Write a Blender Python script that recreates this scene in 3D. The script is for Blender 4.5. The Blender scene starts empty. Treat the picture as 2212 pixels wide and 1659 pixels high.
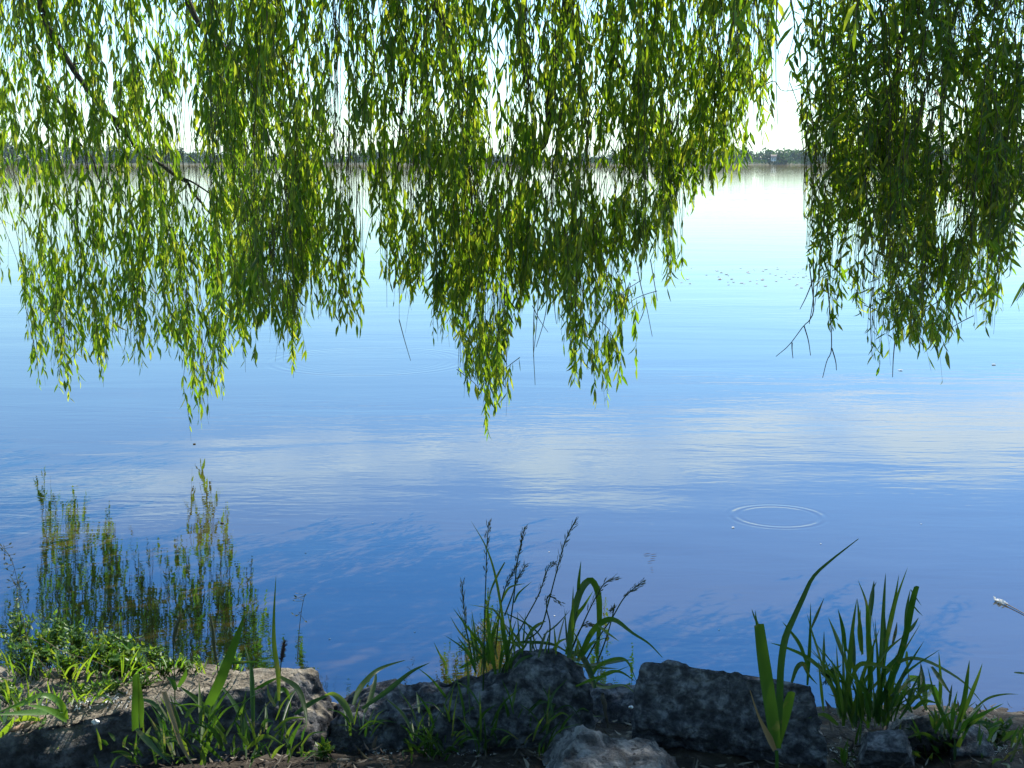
import bpy, bmesh, math, random
import numpy as np
from mathutils import Vector, noise

scene = bpy.context.scene
COL = scene.collection
R = math.radians

# ------------------------------------------------------------------ camera
H = 1.7                      # eye above the water
PITCH = R(9.08)
KD = 1.62
FPX, CX, CY = 3000.0, 1106.0, 829.5      # focal length and centre for a 2212 x 1659 view
cam_d = bpy.data.cameras.new('camera')
cam = bpy.data.objects.new('camera', cam_d)
COL.objects.link(cam)
cam.location = (0, 0, H)
cam.rotation_euler = (math.pi / 2 - PITCH, 0, 0)
cam_d.sensor_width = 36
cam_d.lens = 36 * FPX / 2212
cam_d.clip_start = 0.02
cam_d.clip_end = 20000
scene.camera = cam

# ------------------------------------------------------------------ sky and sun
SUN_AZ, SUN_EL = R(42), R(50)
SUN = Vector((math.sin(SUN_AZ) * math.cos(SUN_EL), math.cos(SUN_AZ) * math.cos(SUN_EL), math.sin(SUN_EL)))


def build_world():
    w = bpy.data.worlds.new("World")
    scene.world = w
    w.use_nodes = True
    nt = w.node_tree
    nt.nodes.clear()
    N, L = nt.nodes.new, nt.links.new
    out = N('ShaderNodeOutputWorld')
    bg = N('ShaderNodeBackground')
    bg.inputs[1].default_value = 0.13
    L(bg.outputs[0], out.inputs[0])
    sk = N('ShaderNodeTexSky')
    sk.sky_type = 'NISHITA'
    sk.sun_disc = False
    sk.sun_elevation = SUN_EL
    sk.sun_rotation = SUN_AZ
    sk.air_density = 1.0
    sk.dust_density = 0.25
    sk.ozone_density = 1.6
    # thin cirrus band part-way up the sky
    geo = N('ShaderNodeTexCoord')
    sep = N('ShaderNodeSeparateXYZ')
    L(geo.outputs['Generated'], sep.inputs[0])

    def math_(op, a, b=None, c=None):
        m = N('ShaderNodeMath')
        m.operation = op
        for i, v in enumerate((a, b, c)):
            if v is None:
                continue
            if isinstance(v, (int, float)):
                m.inputs[i].default_value = v
            else:
                L(v, m.inputs[i])
        return m.outputs[0]
    x, y, z = sep.outputs
    az = math_('ARCTAN2', x, y)
    el = math_('ARCSINE', z)
    comb = N('ShaderNodeCombineXYZ')
    L(math_('MULTIPLY', az, 3.0), comb.inputs[0])
    L(math_('MULTIPLY', el, 16.0), comb.inputs[1])
    n1 = N('ShaderNodeTexNoise')
    n1.inputs['Scale'].default_value = 2.2
    n1.inputs['Detail'].default_value = 6
    n1.inputs['Roughness'].default_value = 0.6
    n1.inputs['Distortion'].default_value = 0.6
    L(comb.outputs[0], n1.inputs['Vector'])
    nz = n1.outputs['Fac']
    # band centre drifts with azimuth and with the noise
    cen = math_('ADD', math_('MULTIPLY', az, -0.06), 0.210)
    cen = math_('SUBTRACT', cen, math_('MULTIPLY', math_('MULTIPLY', az, az), 0.05))
    cen = math_('ADD', cen, math_('MULTIPLY', math_('SUBTRACT', nz, 0.5), 0.06))
    wid = math_('ADD', 0.021, math_('MULTIPLY', az, 0.022))
    wid = math_('MAXIMUM', wid, 0.010)
    dd = math_('DIVIDE', math_('SUBTRACT', el, cen), wid)
    d2 = math_('MULTIPLY', dd, dd)
    band = math_('POWER', 2.718, math_('MULTIPLY', math_('MULTIPLY', d2, d2), -1.0))
    dens = math_('ADD', 1.0, math_('MULTIPLY', az, 1.2))
    n2 = N('ShaderNodeTexNoise')
    n2.inputs['Scale'].default_value = 5.0
    n2.inputs['Detail'].default_value = 7
    L(comb.outputs[0], n2.inputs['Vector'])
    tex = math_('MULTIPLY_ADD', n2.outputs['Fac'], 2.6, -0.55)
    f = math_('MULTIPLY', math_('MULTIPLY', band, dens), tex)
    f2 = math_('MULTIPLY', math_('MAXIMUM', math_('SUBTRACT', nz, 0.55), 0.0), 0.8)   # faint veil elsewhere
    f = math_('ADD', f, f2)
    f = math_('MINIMUM', math_('MAXIMUM', f, 0.0), 1.0)
    mix = N('ShaderNodeMix')
    mix.data_type = 'RGBA'
    L(f, mix.inputs['Factor'])
    tint = N('ShaderNodeMix')
    tint.data_type = 'RGBA'
    tint.blend_type = 'MULTIPLY'
    tint.inputs['Factor'].default_value = 1.0
    L(sk.outputs[0], tint.inputs[6])
    tint.inputs[7].default_value = (0.77, 1.0, 1.10, 1)
    L(tint.outputs[2], mix.inputs[6])
    mix.inputs[7].default_value = (9.0, 8.5, 8.2, 1)
    L(mix.outputs[2], bg.inputs[0])


build_world()

sun_d = bpy.data.lights.new('sun', 'SUN')
sun_d.energy = 4.2
sun_d.angle = R(0.55)
sun_d.color = (1.0, 0.95, 0.86)
sun = bpy.data.objects.new('sun', sun_d)
COL.objects.link(sun)
sun.rotation_euler = SUN.to_track_quat('Z', 'Y').to_euler()

vs = scene.view_settings
vs.view_transform = 'Standard'
vs.look = 'None'
vs.gamma = 1.0
vs.use_curve_mapping = False
vs.exposure = 0.96
scene.cycles.max_bounces = 6
scene.cycles.diffuse_bounces = 2
scene.cycles.glossy_bounces = 3
scene.cycles.transmission_bounces = 4
scene.cycles.caustics_reflective = False
scene.cycles.caustics_refractive = False

# ------------------------------------------------------------------ view helpers
FWD = np.array([0, math.cos(PITCH), -math.sin(PITCH)])
UPV = np.array([0, math.sin(PITCH), math.cos(PITCH)])
RGT = np.array([1.0, 0, 0])


def ray(x, y):
    return RGT * ((x - CX) / FPX) + UPV * ((CY - y) / FPX) + FWD


def at(x, y, d=None, z=None):
    """World point seen at (x, y) of the 2212 x 1659 photograph, at ground distance d or height z."""
    r = ray(x, y)
    if d is not None and d < 20:
        d = d * KD
    t = d / r[1] if d is not None else (z - H) / r[2]
    return np.array([0, 0, H]) + r * t


def project(P):
    Q = np.asarray(P, float) - np.array([0, 0, H])
    zc = Q @ FWD
    return CX + FPX * (Q @ RGT) / zc, CY - FPX * (Q @ UPV) / zc


# ------------------------------------------------------------------ object helpers
def tag(o, label=None, cat=None, group=None, kind=None):
    if label:
        o['label'] = label
    if cat:
        o['category'] = cat
    if group:
        o['group'] = group
    if kind:
        o['kind'] = kind
    return o


def empty(name, loc):
    o = bpy.data.objects.new(name, None)
    o.location = [float(v) for v in loc]
    o.empty_display_size = 0.1
    COL.objects.link(o)
    return o


def mesh_np(name, V, Q=None, T=None, mat=None, parent=None, smooth=False, colors=None):
    """One mesh object from numpy arrays of verts, quads and triangles."""
    V = np.asarray(V, np.float32)
    if parent is not None:
        q, base = parent, np.zeros(3, np.float32)
        while q is not None:
            base = base + np.array(q.location, np.float32)
            q = q.parent
        V = V - base
    Q = np.zeros((0, 4), np.int32) if Q is None or len(Q) == 0 else np.asarray(Q, np.int32)
    T = np.zeros((0, 3), np.int32) if T is None or len(T) == 0 else np.asarray(T, np.int32)
    me = bpy.data.meshes.new(name)
    me.vertices.add(len(V))
    me.vertices.foreach_set('co', V.ravel())
    nl = Q.size + T.size
    me.loops.add(nl)
    me.loops.foreach_set('vertex_index', np.concatenate([Q.ravel(), T.ravel()]).astype(np.int32))
    npoly = len(Q) + len(T)
    me.polygons.add(npoly)
    ls = np.concatenate([np.arange(len(Q)) * 4, Q.size + np.arange(len(T)) * 3]).astype(np.int32)
    me.polygons.foreach_set('loop_start', ls)
    if smooth:
        me.polygons.foreach_set('use_smooth', np.ones(npoly, bool))
    me.update(calc_edges=True)
    me.validate()
    if mat:
        me.materials.append(mat)
    o = bpy.data.objects.new(name, me)
    COL.objects.link(o)
    if parent is not None:
        o.parent = parent
    return o


class Geo:
    """Collects verts, quads and tris for one mesh."""

    def __init__(s):
        s.V, s.Q, s.T, s.n = [], [], [], 0

    def add(s, V, Q=None, T=None):
        V = np.asarray(V, float)
        if Q is not None and len(Q):
            s.Q.append(np.asarray(Q, int) + s.n)
        if T is not None and len(T):
            s.T.append(np.asarray(T, int) + s.n)
        s.V.append(V)
        s.n += len(V)

    def build(s, name, mat, parent=None, smooth=True):
        V = np.concatenate(s.V)
        Q = np.concatenate(s.Q) if s.Q else None
        T = np.concatenate(s.T) if s.T else None
        return mesh_np(name, V, Q, T, mat, parent, smooth)


def norm(a):
    return a / np.maximum(np.linalg.norm(a, axis=-1, keepdims=True), 1e-9)


def add_leaves(g, P, D, S, Ln, Wd, curl, fold=0.25):
    """Lens-shaped folded leaves: base P, direction D, side S, length, width, droop."""
    P, D, S = np.asarray(P, float), norm(np.asarray(D, float)), np.asarray(S, float)
    if len(P) == 0:
        return
    S = norm(S - D * (S * D).sum(1, keepdims=True))
    N = np.cross(D, S)
    Ln, Wd, curl = [np.broadcast_to(np.asarray(q, float), (len(P),))[:, None] for q in (Ln, Wd, curl)]

    def spine(t):
        return P + D * Ln * t + N * curl * Ln * t * t
    m1, m2 = spine(0.34), spine(0.68)
    f = N * Wd * fold
    V = np.stack([spine(0), m1 - S * Wd * 0.5 + f, m1, m1 + S * Wd * 0.5 + f,
                  m2 - S * Wd * 0.36 + f, m2, m2 + S * Wd * 0.36 + f, spine(1.0)], 1)
    n = len(P)
    b = (np.arange(n) * 8)[:, None]
    Q = np.concatenate([b + np.array([[1, 2, 5, 4]]), b + np.array([[2, 3, 6, 5]])])
    T = np.concatenate([b + np.array([[0, 2, 1]]), b + np.array([[0, 3, 2]]),
                        b + np.array([[4, 5, 7]]), b + np.array([[5, 6, 7]])])
    g.add(V.reshape(-1, 3), Q, T)


def catmull(pts, n):
    pts = np.asarray(pts, float)
    if len(pts) == 2:
        t = np.linspace(0, 1, n)[:, None]
        return pts[0] * (1 - t) + pts[1] * t
    p = np.vstack([2 * pts[0] - pts[1], pts, 2 * pts[-1] - pts[-2]])
    m = len(pts) - 1
    out = []
    for u in np.linspace(0, m, n):
        i = min(int(u), m - 1)
        t = u - i
        a, b, c, d = p[i], p[i + 1], p[i + 2], p[i + 3]
        out.append(0.5 * (2 * b + (c - a) * t + (2 * a - 5 * b + 4 * c - d) * t * t + (3 * b - a - 3 * c + d) * t ** 3))
    return np.array(out)


def add_tube(g, path, rad, sides=5):
    path = np.asarray(path, float)
    n = len(path)
    rad = np.broadcast_to(np.asarray(rad, float), (n,))
    tan = norm(np.gradient(path, axis=0))
    ref = np.array([0.31, 0.87, 0.38])
    a = norm(np.cross(tan, ref))
    b = np.cross(tan, a)
    ang = np.arange(sides) / sides * 2 * math.pi
    V = path[:, None] + rad[:, None, None] * (np.cos(ang)[None, :, None] * a[:, None] + np.sin(ang)[None, :, None] * b[:, None])
    i = np.arange(n - 1)[:, None] * sides
    k = np.arange(sides)[None]
    k2 = (k + 1) % sides
    Q = np.stack([i + k, i + k2, i + sides + k2, i + sides + k], -1).reshape(-1, 4)
    g.add(V.reshape(-1, 3), Q)


def add_blade(g, path, w, twist=0.0, n=18, tip=True, fold=0.22, prof=None):
    """A grass blade: folded ribbon along a world-space path."""
    path = catmull(path, n)
    tan = norm(np.gradient(path, axis=0))
    view = norm(path - np.array([0, 0, H]))
    s = norm(np.cross(tan, view))
    nn = np.cross(tan, s)
    s2 = s * math.cos(twist) + nn * math.sin(twist)
    n2 = np.cross(tan, s2)
    t = np.linspace(0, 1, n)
    if prof is None:
        pr = np.minimum(1, 0.55 + t * 1.6) * (np.clip((1 - t) / 0.55, 0, 1) ** 0.8 if tip else np.ones(n))
    else:
        pr = np.interp(t, np.linspace(0, 1, len(prof)), prof)
    wd = (w * pr * 0.5)[:, None]
    V = np.stack([path - s2 * wd + n2 * wd * fold * 2, path, path + s2 * wd + n2 * wd * fold * 2], 1).reshape(-1, 3)
    i = np.arange(n - 1)[:, None] * 3
    Q = np.concatenate([i + np.array([[0, 1, 4, 3]]), i + np.array([[1, 2, 5, 4]])])
    g.add(V, Q)


# ------------------------------------------------------------------ materials
def new_mat(name):
    m = bpy.data.materials.new(name)
    m.use_nodes = True
    nt = m.node_tree
    nt.nodes.clear()
    out = nt.nodes.new('ShaderNodeOutputMaterial')
    return m, nt, out


def ramp(nt, fac, stops):
    r = nt.nodes.new('ShaderNodeValToRGB')
    e = r.color_ramp.elements
    while len(e) > 2:
        e.remove(e[-1])
    for i, (p, c) in enumerate(stops):
        el = e[i] if i < 2 else e.new(p)
        el.position = p
        el.color = (*c, 1)
    nt.links.new(fac, r.inputs[0])
    return r.outputs[0]


def noise_tex(nt, scale, detail=4, rough=0.55, vec=None, dist=0.0):
    n = nt.nodes.new('ShaderNodeTexNoise')
    n.inputs['Scale'].default_value = scale
    n.inputs['Detail'].default_value = detail
    n.inputs['Roughness'].default_value = rough
    n.inputs['Distortion'].default_value = dist
    if vec is not None:
        nt.links.new(vec, n.inputs['Vector'])
    return n.outputs['Fac']


def leaf_mat(name, refl, trans, rough=0.42, tfac=0.5, spec=0.5, dry=0.0):
    """Thin leaf: reflecting and light-transmitting, colour varied from leaf to leaf."""
    m, nt, out = new_mat(name)
    N, L = nt.nodes.new, nt.links.new
    geo = N('ShaderNodeNewGeometry')
    rnd = geo.outputs['Random Per Island']
    c1 = ramp(nt, rnd, [(0.0, refl[0]), (0.6, refl[1]), (1.0, refl[2])])
    c2 = ramp(nt, rnd, [(0.0, trans[0]), (0.6, trans[1]), (1.0, trans[2])])
    if dry:   # straw-coloured patches along the blades
        k = ramp(nt, noise_tex(nt, 9, 4, 0.6, geo.outputs['Position']), [(dry, (0, 0, 0)), (dry + .12, (1, 1, 1))])
        two = []
        for c, tone in ((c1, (0.16, 0.13, 0.05, 1)), (c2, (0.36, 0.30, 0.08, 1))):
            mx = N('ShaderNodeMix')
            mx.data_type = 'RGBA'
            L(k, mx.inputs['Factor'])
            L(c, mx.inputs[6])
            mx.inputs[7].default_value = tone
            two.append(mx.outputs[2])
        c1, c2 = two
    p = N('ShaderNodeBsdfPrincipled')
    L(c1, p.inputs['Base Color'])
    p.inputs['Roughness'].default_value = rough
    p.inputs['Specular IOR Level'].default_value = spec
    t = N('ShaderNodeBsdfTranslucent')
    L(c2, t.inputs['Color'])
    mx = N('ShaderNodeMixShader')
    mx.inputs[0].default_value = tfac
    L(p.outputs[0], mx.inputs[1])
    L(t.outputs[0], mx.inputs[2])
    L(mx.outputs[0], out.inputs[0])
    return m


def solid_mat(name, stops, scale, rough=0.85, bump=0.4, bscale=None, spec=0.3, bdist=0.01, second=None, sandy_lit_top=None):
    m, nt, out = new_mat(name)
    N, L = nt.nodes.new, nt.links.new
    tc = N('ShaderNodeNewGeometry').outputs['Position']
    f = noise_tex(nt, scale, 6, 0.62, tc, 0.3)
    col = ramp(nt, f, stops)
    if second:
        sc, lo, hi, cc = second
        f2 = noise_tex(nt, sc, 5, 0.6, tc)
        k = ramp(nt, f2, [(lo, (0, 0, 0)), (hi, (1, 1, 1))])
        mx = N('ShaderNodeMix')
        mx.data_type = 'RGBA'
        L(k, mx.inputs['Factor'])
        L(col, mx.inputs[6])
        mx.inputs[7].default_value = (*cc, 1)
        col = mx.outputs[2]
    if sandy_lit_top:   # sandy upward faces; sides left darker, which paints in their shade
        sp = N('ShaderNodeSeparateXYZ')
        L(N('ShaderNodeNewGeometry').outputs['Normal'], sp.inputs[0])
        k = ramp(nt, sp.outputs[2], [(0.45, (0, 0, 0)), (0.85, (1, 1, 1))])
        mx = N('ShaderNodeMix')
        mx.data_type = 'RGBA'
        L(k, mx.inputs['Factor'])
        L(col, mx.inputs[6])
        L(ramp(nt, noise_tex(nt, 28, 6, 0.65, tc), sandy_lit_top), mx.inputs[7])
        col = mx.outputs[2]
    p = N('ShaderNodeBsdfPrincipled')
    L(col, p.inputs['Base Color'])
    p.inputs['Roughness'].default_value = rough
    p.inputs['Specular IOR Level'].default_value = spec
    b = N('ShaderNodeBump')
    b.inputs['Strength'].default_value = bump
    b.inputs['Distance'].default_value = bdist
    L(noise_tex(nt, bscale or scale * 4, 8, 0.65, tc), b.inputs['Height'])
    L(b.outputs[0], p.inputs['Normal'])
    L(p.outputs[0], out.inputs[0])
    return m


M_WILLOW = leaf_mat('willow_leaf',
                    [(0.016, 0.040, 0.012), (0.026, 0.058, 0.014), (0.05, 0.085, 0.02)],
                    [(0.20, 0.42, 0.012), (0.42, 0.64, 0.016), (0.70, 0.76, 0.05)], tfac=0.55, spec=0.38, rough=0.34)
M_GRASS = leaf_mat('grass_blade',
                   [(0.02, 0.05, 0.012), (0.03, 0.065, 0.014), (0.055, 0.09, 0.018)],
                   [(0.05, 0.15, 0.012), (0.10, 0.22, 0.015), (0.22, 0.32, 0.025)], tfac=0.36, spec=0.3, dry=0.6)
M_DRY = leaf_mat('dry_blade',
                 [(0.16, 0.10, 0.05), (0.22, 0.15, 0.07), (0.30, 0.22, 0.11)],
                 [(0.20, 0.13, 0.05), (0.30, 0.2, 0.08), (0.35, 0.26, 0.1)], tfac=0.3)
M_SEED = leaf_mat('seed_husk',
                  [(0.04, 0.06, 0.025), (0.07, 0.085, 0.035), (0.11, 0.10, 0.05)],
                  [(0.07, 0.09, 0.03), (0.11, 0.1, 0.04), (0.15, 0.12, 0.06)], tfac=0.3)
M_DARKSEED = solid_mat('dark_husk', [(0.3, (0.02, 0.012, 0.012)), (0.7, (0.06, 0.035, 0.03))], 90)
M_WEED = leaf_mat('weed_leaf',
                  [(0.05, 0.12, 0.02), (0.08, 0.17, 0.025), (0.13, 0.20, 0.03)],
                  [(0.16, 0.36, 0.015), (0.30, 0.48, 0.02), (0.46, 0.52, 0.03)], tfac=0.45)
M_BARK = solid_mat('willow_bark', [(0.3, (0.028, 0.022, 0.016)), (0.7, (0.10, 0.085, 0.06))], 26, bump=0.7, bscale=60)
M_TWIG = solid_mat('willow_twig', [(0.3, (0.05, 0.045, 0.02)), (0.7, (0.12, 0.10, 0.045))], 40, rough=0.6)
M_ROCK = solid_mat('concrete_rock', [(0.37, (0.028, 0.03, 0.035)), (0.5, (0.10, 0.102, 0.11)), (0.63, (0.27, 0.272, 0.28))],
                   27, bump=1.0, bscale=42, bdist=0.035, second=(60, 0.52, 0.72, (0.03, 0.03, 0.033)))
M_ROCKPALE = solid_mat('pale_rock', [(0.37, (0.045, 0.045, 0.046)), (0.5, (0.135, 0.132, 0.128)), (0.63, (0.30, 0.29, 0.275))],
                       18, bump=1.0, bscale=45, bdist=0.03, second=(42, 0.56, 0.64, (0.05, 0.047, 0.045)))
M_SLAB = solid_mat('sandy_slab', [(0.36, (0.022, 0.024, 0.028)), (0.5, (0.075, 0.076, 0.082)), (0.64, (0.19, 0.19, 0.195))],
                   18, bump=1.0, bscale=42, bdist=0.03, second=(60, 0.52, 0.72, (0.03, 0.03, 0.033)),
                   sandy_lit_top=[(0.3, (0.10, 0.082, 0.06)), (0.5, (0.24, 0.205, 0.155)), (0.7, (0.40, 0.35, 0.275))])
M_SOIL = solid_mat('bank_soil', [(0.3, (0.018, 0.014, 0.010)), (0.55, (0.05, 0.038, 0.026)), (0.75, (0.14, 0.115, 0.085))],
                   14, bump=1.0, bscale=70, bdist=0.02)
M_LITTER = leaf_mat('dead_litter',
                    [(0.025, 0.018, 0.012), (0.07, 0.052, 0.034), (0.26, 0.22, 0.165)],
                    [(0.06, 0.04, 0.02), (0.1, 0.07, 0.04), (0.14, 0.1, 0.06)], tfac=0.1, rough=0.8)
M_FLUFF = leaf_mat('seed_fluff', [(0.75, 0.75, 0.72), (0.8, 0.8, 0.78), (0.85, 0.85, 0.83)],
                   [(0.8, 0.8, 0.78), (0.85, 0.85, 0.83), (0.9, 0.9, 0.88)], tfac=0.2, rough=0.9)
M_STICK = solid_mat('bare_wood', [(0.3, (0.16, 0.09, 0.055)), (0.7, (0.36, 0.23, 0.15))], 30, rough=0.7)
M_FARLEAF = leaf_mat('far_foliage',
                     [(0.016, 0.040, 0.012), (0.03, 0.065, 0.018), (0.055, 0.095, 0.025)],
                     [(0.05, 0.13, 0.015), (0.09, 0.2, 0.02), (0.14, 0.26, 0.03)], tfac=0.3)
M_FARLAND = solid_mat('far_shore_ground', [(0.3, (0.05, 0.06, 0.025)), (0.7, (0.13, 0.12, 0.06))], 0.05, bump=0.1)
M_WALL = solid_mat('far_house_wall', [(0.3, (0.68, 0.66, 0.6)), (0.7, (0.78, 0.76, 0.7))], 0.5, bump=0.05)
M_ROOF = solid_mat('far_house_roof', [(0.3, (0.20, 0.16, 0.13)), (0.7, (0.28, 0.23, 0.19))], 0.8, bump=0.1)
M_GLASS = solid_mat('far_window', [(0.3, (0.02, 0.025, 0.03)), (0.7, (0.04, 0.045, 0.05))], 1.0, rough=0.1, bump=0.0, spec=0.5)

RING1 = at(1680, 1115, z=0)
R1 = np.linalg.norm(at(1778, 1115, z=0) - RING1)
RING2 = at(800, 779, z=0)
R2 = np.linalg.norm(at(1010, 779, z=0) - RING2)


def water_mat():
    m, nt, out = new_mat('lake_water')
    N, L = nt.nodes.new, nt.links.new
    pos = N('ShaderNodeNewGeometry').outputs['Position']
    sep = N('ShaderNodeSeparateXYZ')
    L(pos, sep.inputs[0])
    X, Y, _ = sep.outputs

    def M_(op, a, b=None):
        k = N('ShaderNodeMath')
        k.operation = op
        for i, v in enumerate((a, b)):
            if v is None:
                continue
            if isinstance(v, (int, float)):
                k.inputs[i].default_value = v
            else:
                L(v, k.inputs[i])
        return k.outputs[0]

    def scaled(sx, sy, rot=0.0):
        mp = N('ShaderNodeMapping')
        mp.inputs['Scale'].default_value = (sx, sy, 1)
        mp.inputs['Rotation'].default_value = (0, 0, rot)
        L(pos, mp.inputs['Vector'])
        return mp.outputs[0]
    # ripples: long low swell, short wind ripples in patches, fine shimmer
    swell = noise_tex(nt, 1.0, 2, 0.5, scaled(0.35, 1.1, 0.10), 0.4)
    rip = noise_tex(nt, 1.0, 3, 0.55, scaled(2.2, 8.5, 0.06), 0.5)
    fine = noise_tex(nt, 1.0, 2, 0.5, scaled(8.0, 18.0, -0.1), 0.3)
    patch = ramp(nt, noise_tex(nt, 1.0, 3, 0.5, scaled(0.16, 0.42, 0.12)), [(0.40, (0.12, 0.12, 0.12)), (0.66, (1, 1, 1))])

    def ring(c, r, lam, wid, amp):
        dx = M_('SUBTRACT', X, float(c[0]))
        dy = M_('SUBTRACT', Y, float(c[1]))
        d = M_('SQRT', M_('ADD', M_('MULTIPLY', dx, dx), M_('MULTIPLY', dy, dy)))
        q = M_('SUBTRACT', d, float(r))
        e = M_('DIVIDE', q, wid)
        env = M_('POWER', 2.718, M_('MULTIPLY', M_('MULTIPLY', e, e), -1.0))
        return M_('MULTIPLY', M_('MULTIPLY', M_('COSINE', M_('MULTIPLY', q, 6.283 / lam)), env), amp)
    h = M_('MULTIPLY', swell, 0.0048)
    h = M_('ADD', h, M_('MULTIPLY', M_('MULTIPLY', rip, patch), 0.0018))
    h = M_('ADD', h, M_('MULTIPLY', fine, 0.00032))
    h = M_('ADD', h, ring(RING1, R1 * 0.97, 0.05, 0.034, 0.00042))
    h = M_('ADD', h, ring(RING2, R2, 0.10, 0.08, 0.00040))
    h = M_('ADD', h, ring(RING2, R2 * 0.8, 0.08, 0.12, 0.00018))
    b = N('ShaderNodeBump')
    b.inputs['Strength'].default_value = 1.0
    b.inputs['Distance'].default_value = 1.0
    L(h, b.inputs['Height'])
    # the body of the water: blue, with pale silt showing in the shallows
    silt = noise_tex(nt, 1.0, 5, 0.6, scaled(1.6, 2.6, 0.3), 1.2)
    near = M_('SUBTRACT', 1.0, M_('MINIMUM', M_('MAXIMUM', M_('DIVIDE', M_('SUBTRACT', Y, 3.8), 4.5), 0.0), 1.0))
    k = M_('MULTIPLY', ramp(nt, silt, [(0.42, (0, 0, 0)), (0.75, (1, 1, 1))]), M_('MULTIPLY', near, 0.55))
    mx = N('ShaderNodeMix')
    mx.data_type = 'RGBA'
    L(k, mx.inputs['Factor'])
    mx.inputs[6].default_value = (0.150, 0.105, 0.024, 1)
    mx.inputs[7].default_value = (0.20, 0.16, 0.09, 1)
    d = N('ShaderNodeBsdfDiffuse')
    L(mx.outputs[2], d.inputs['Color'])
    L(b.outputs[0], d.inputs['Normal'])
    # the surface: a mirror whose reflectance climbs from a dim blue, looking down, to white at grazing angles
    p = N('ShaderNodeBsdfPrincipled')
    p.inputs['Metallic'].default_value = 1.0
    p.inputs['Base Color'].default_value = (0.06, 0.135, 0.235, 1)
    p.inputs['Specular Tint'].default_value = (0.73, 0.87, 0.98, 1)
    p.inputs['Roughness'].default_value = 0.015
    L(b.outputs[0], p.inputs['Normal'])
    ms = N('ShaderNodeMixShader')
    ms.inputs[0].default_value = 0.24
    L(p.outputs[0], ms.inputs[1])
    L(d.outputs[0], ms.inputs[2])
    L(ms.outputs[0], out.inputs[0])
    return m


M_WATER = water_mat()

# ------------------------------------------------------------------ setting: water, bank, far shore
def plane(name, x0, x1, y0, y1, z, mat):
    o = mesh_np(name, [(x0, y0, z), (x1, y0, z), (x1, y1, z), (x0, y1, z)], [[0, 1, 2, 3]], None, mat)
    tag(o, kind='structure')
    return o


plane('water', -1800, 1800, 2.0, 950, 0.0, M_WATER)


def bank_z(x, y):
    edge = 4.16 + 0.10 * np.sin(x * 1.9 + 0.6) + 0.06 * np.sin(x * 5.1)
    t = edge - y
    return np.where(t > 0, 0.18 * np.minimum(t, 0.6) + 0.15 * np.clip(t - 0.6, 0, 2.0) + 0.04 * np.clip(t - 2.6, 0, 10), t * 0.5)


def build_bank():
    xs = np.concatenate([np.linspace(-40, -3.2, 24), np.linspace(-3, 3, 240), np.linspace(3.2, 40, 24)])
    ys = np.concatenate([np.linspace(-40, 2.2, 40), np.linspace(2.25, 4.8, 150)])
    Xg, Yg = np.meshgrid(xs, ys)
    Z = bank_z(Xg, Yg)
    flat = np.empty(Z.size)
    for i, (a, b) in enumerate(zip(Xg.ravel(), Yg.ravel())):
        flat[i] = noise.fractal(Vector((a * 5, b * 5, 1.0)), 0.8, 2.1, 5) * 0.022
    Z = Z + flat.reshape(Z.shape)
    V = np.stack([Xg, Yg, Z], -1).reshape(-1, 3)
    nx, ny = len(xs), len(ys)
    i = (np.arange(ny - 1)[:, None] * nx + np.arange(nx - 1)[None]).ravel()
    Q = np.stack([i, i + 1, i + nx + 1, i + nx], 1)
    o = mesh_np('ground', V, Q, None, M_SOIL, None, True)
    tag(o, kind='structure')


build_bank()


def ground_d(x, y):
    """Ground distance (in units of KD) at which the ray through (x, y) meets the bank."""
    r = ray(x, y)
    for d in np.arange(2.6, 4.3, 0.02):
        t = d / r[1]
        if H + r[2] * t <= float(bank_z(np.array(r[0] * t), np.array(d))):
            return d / KD
    return 4.2 / KD


def on_bank(x, y):
    return at(x, y, d=ground_d(x, y))


rng = np.random.default_rng(11)
random.seed(5)

SHORE = 850.0


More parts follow.
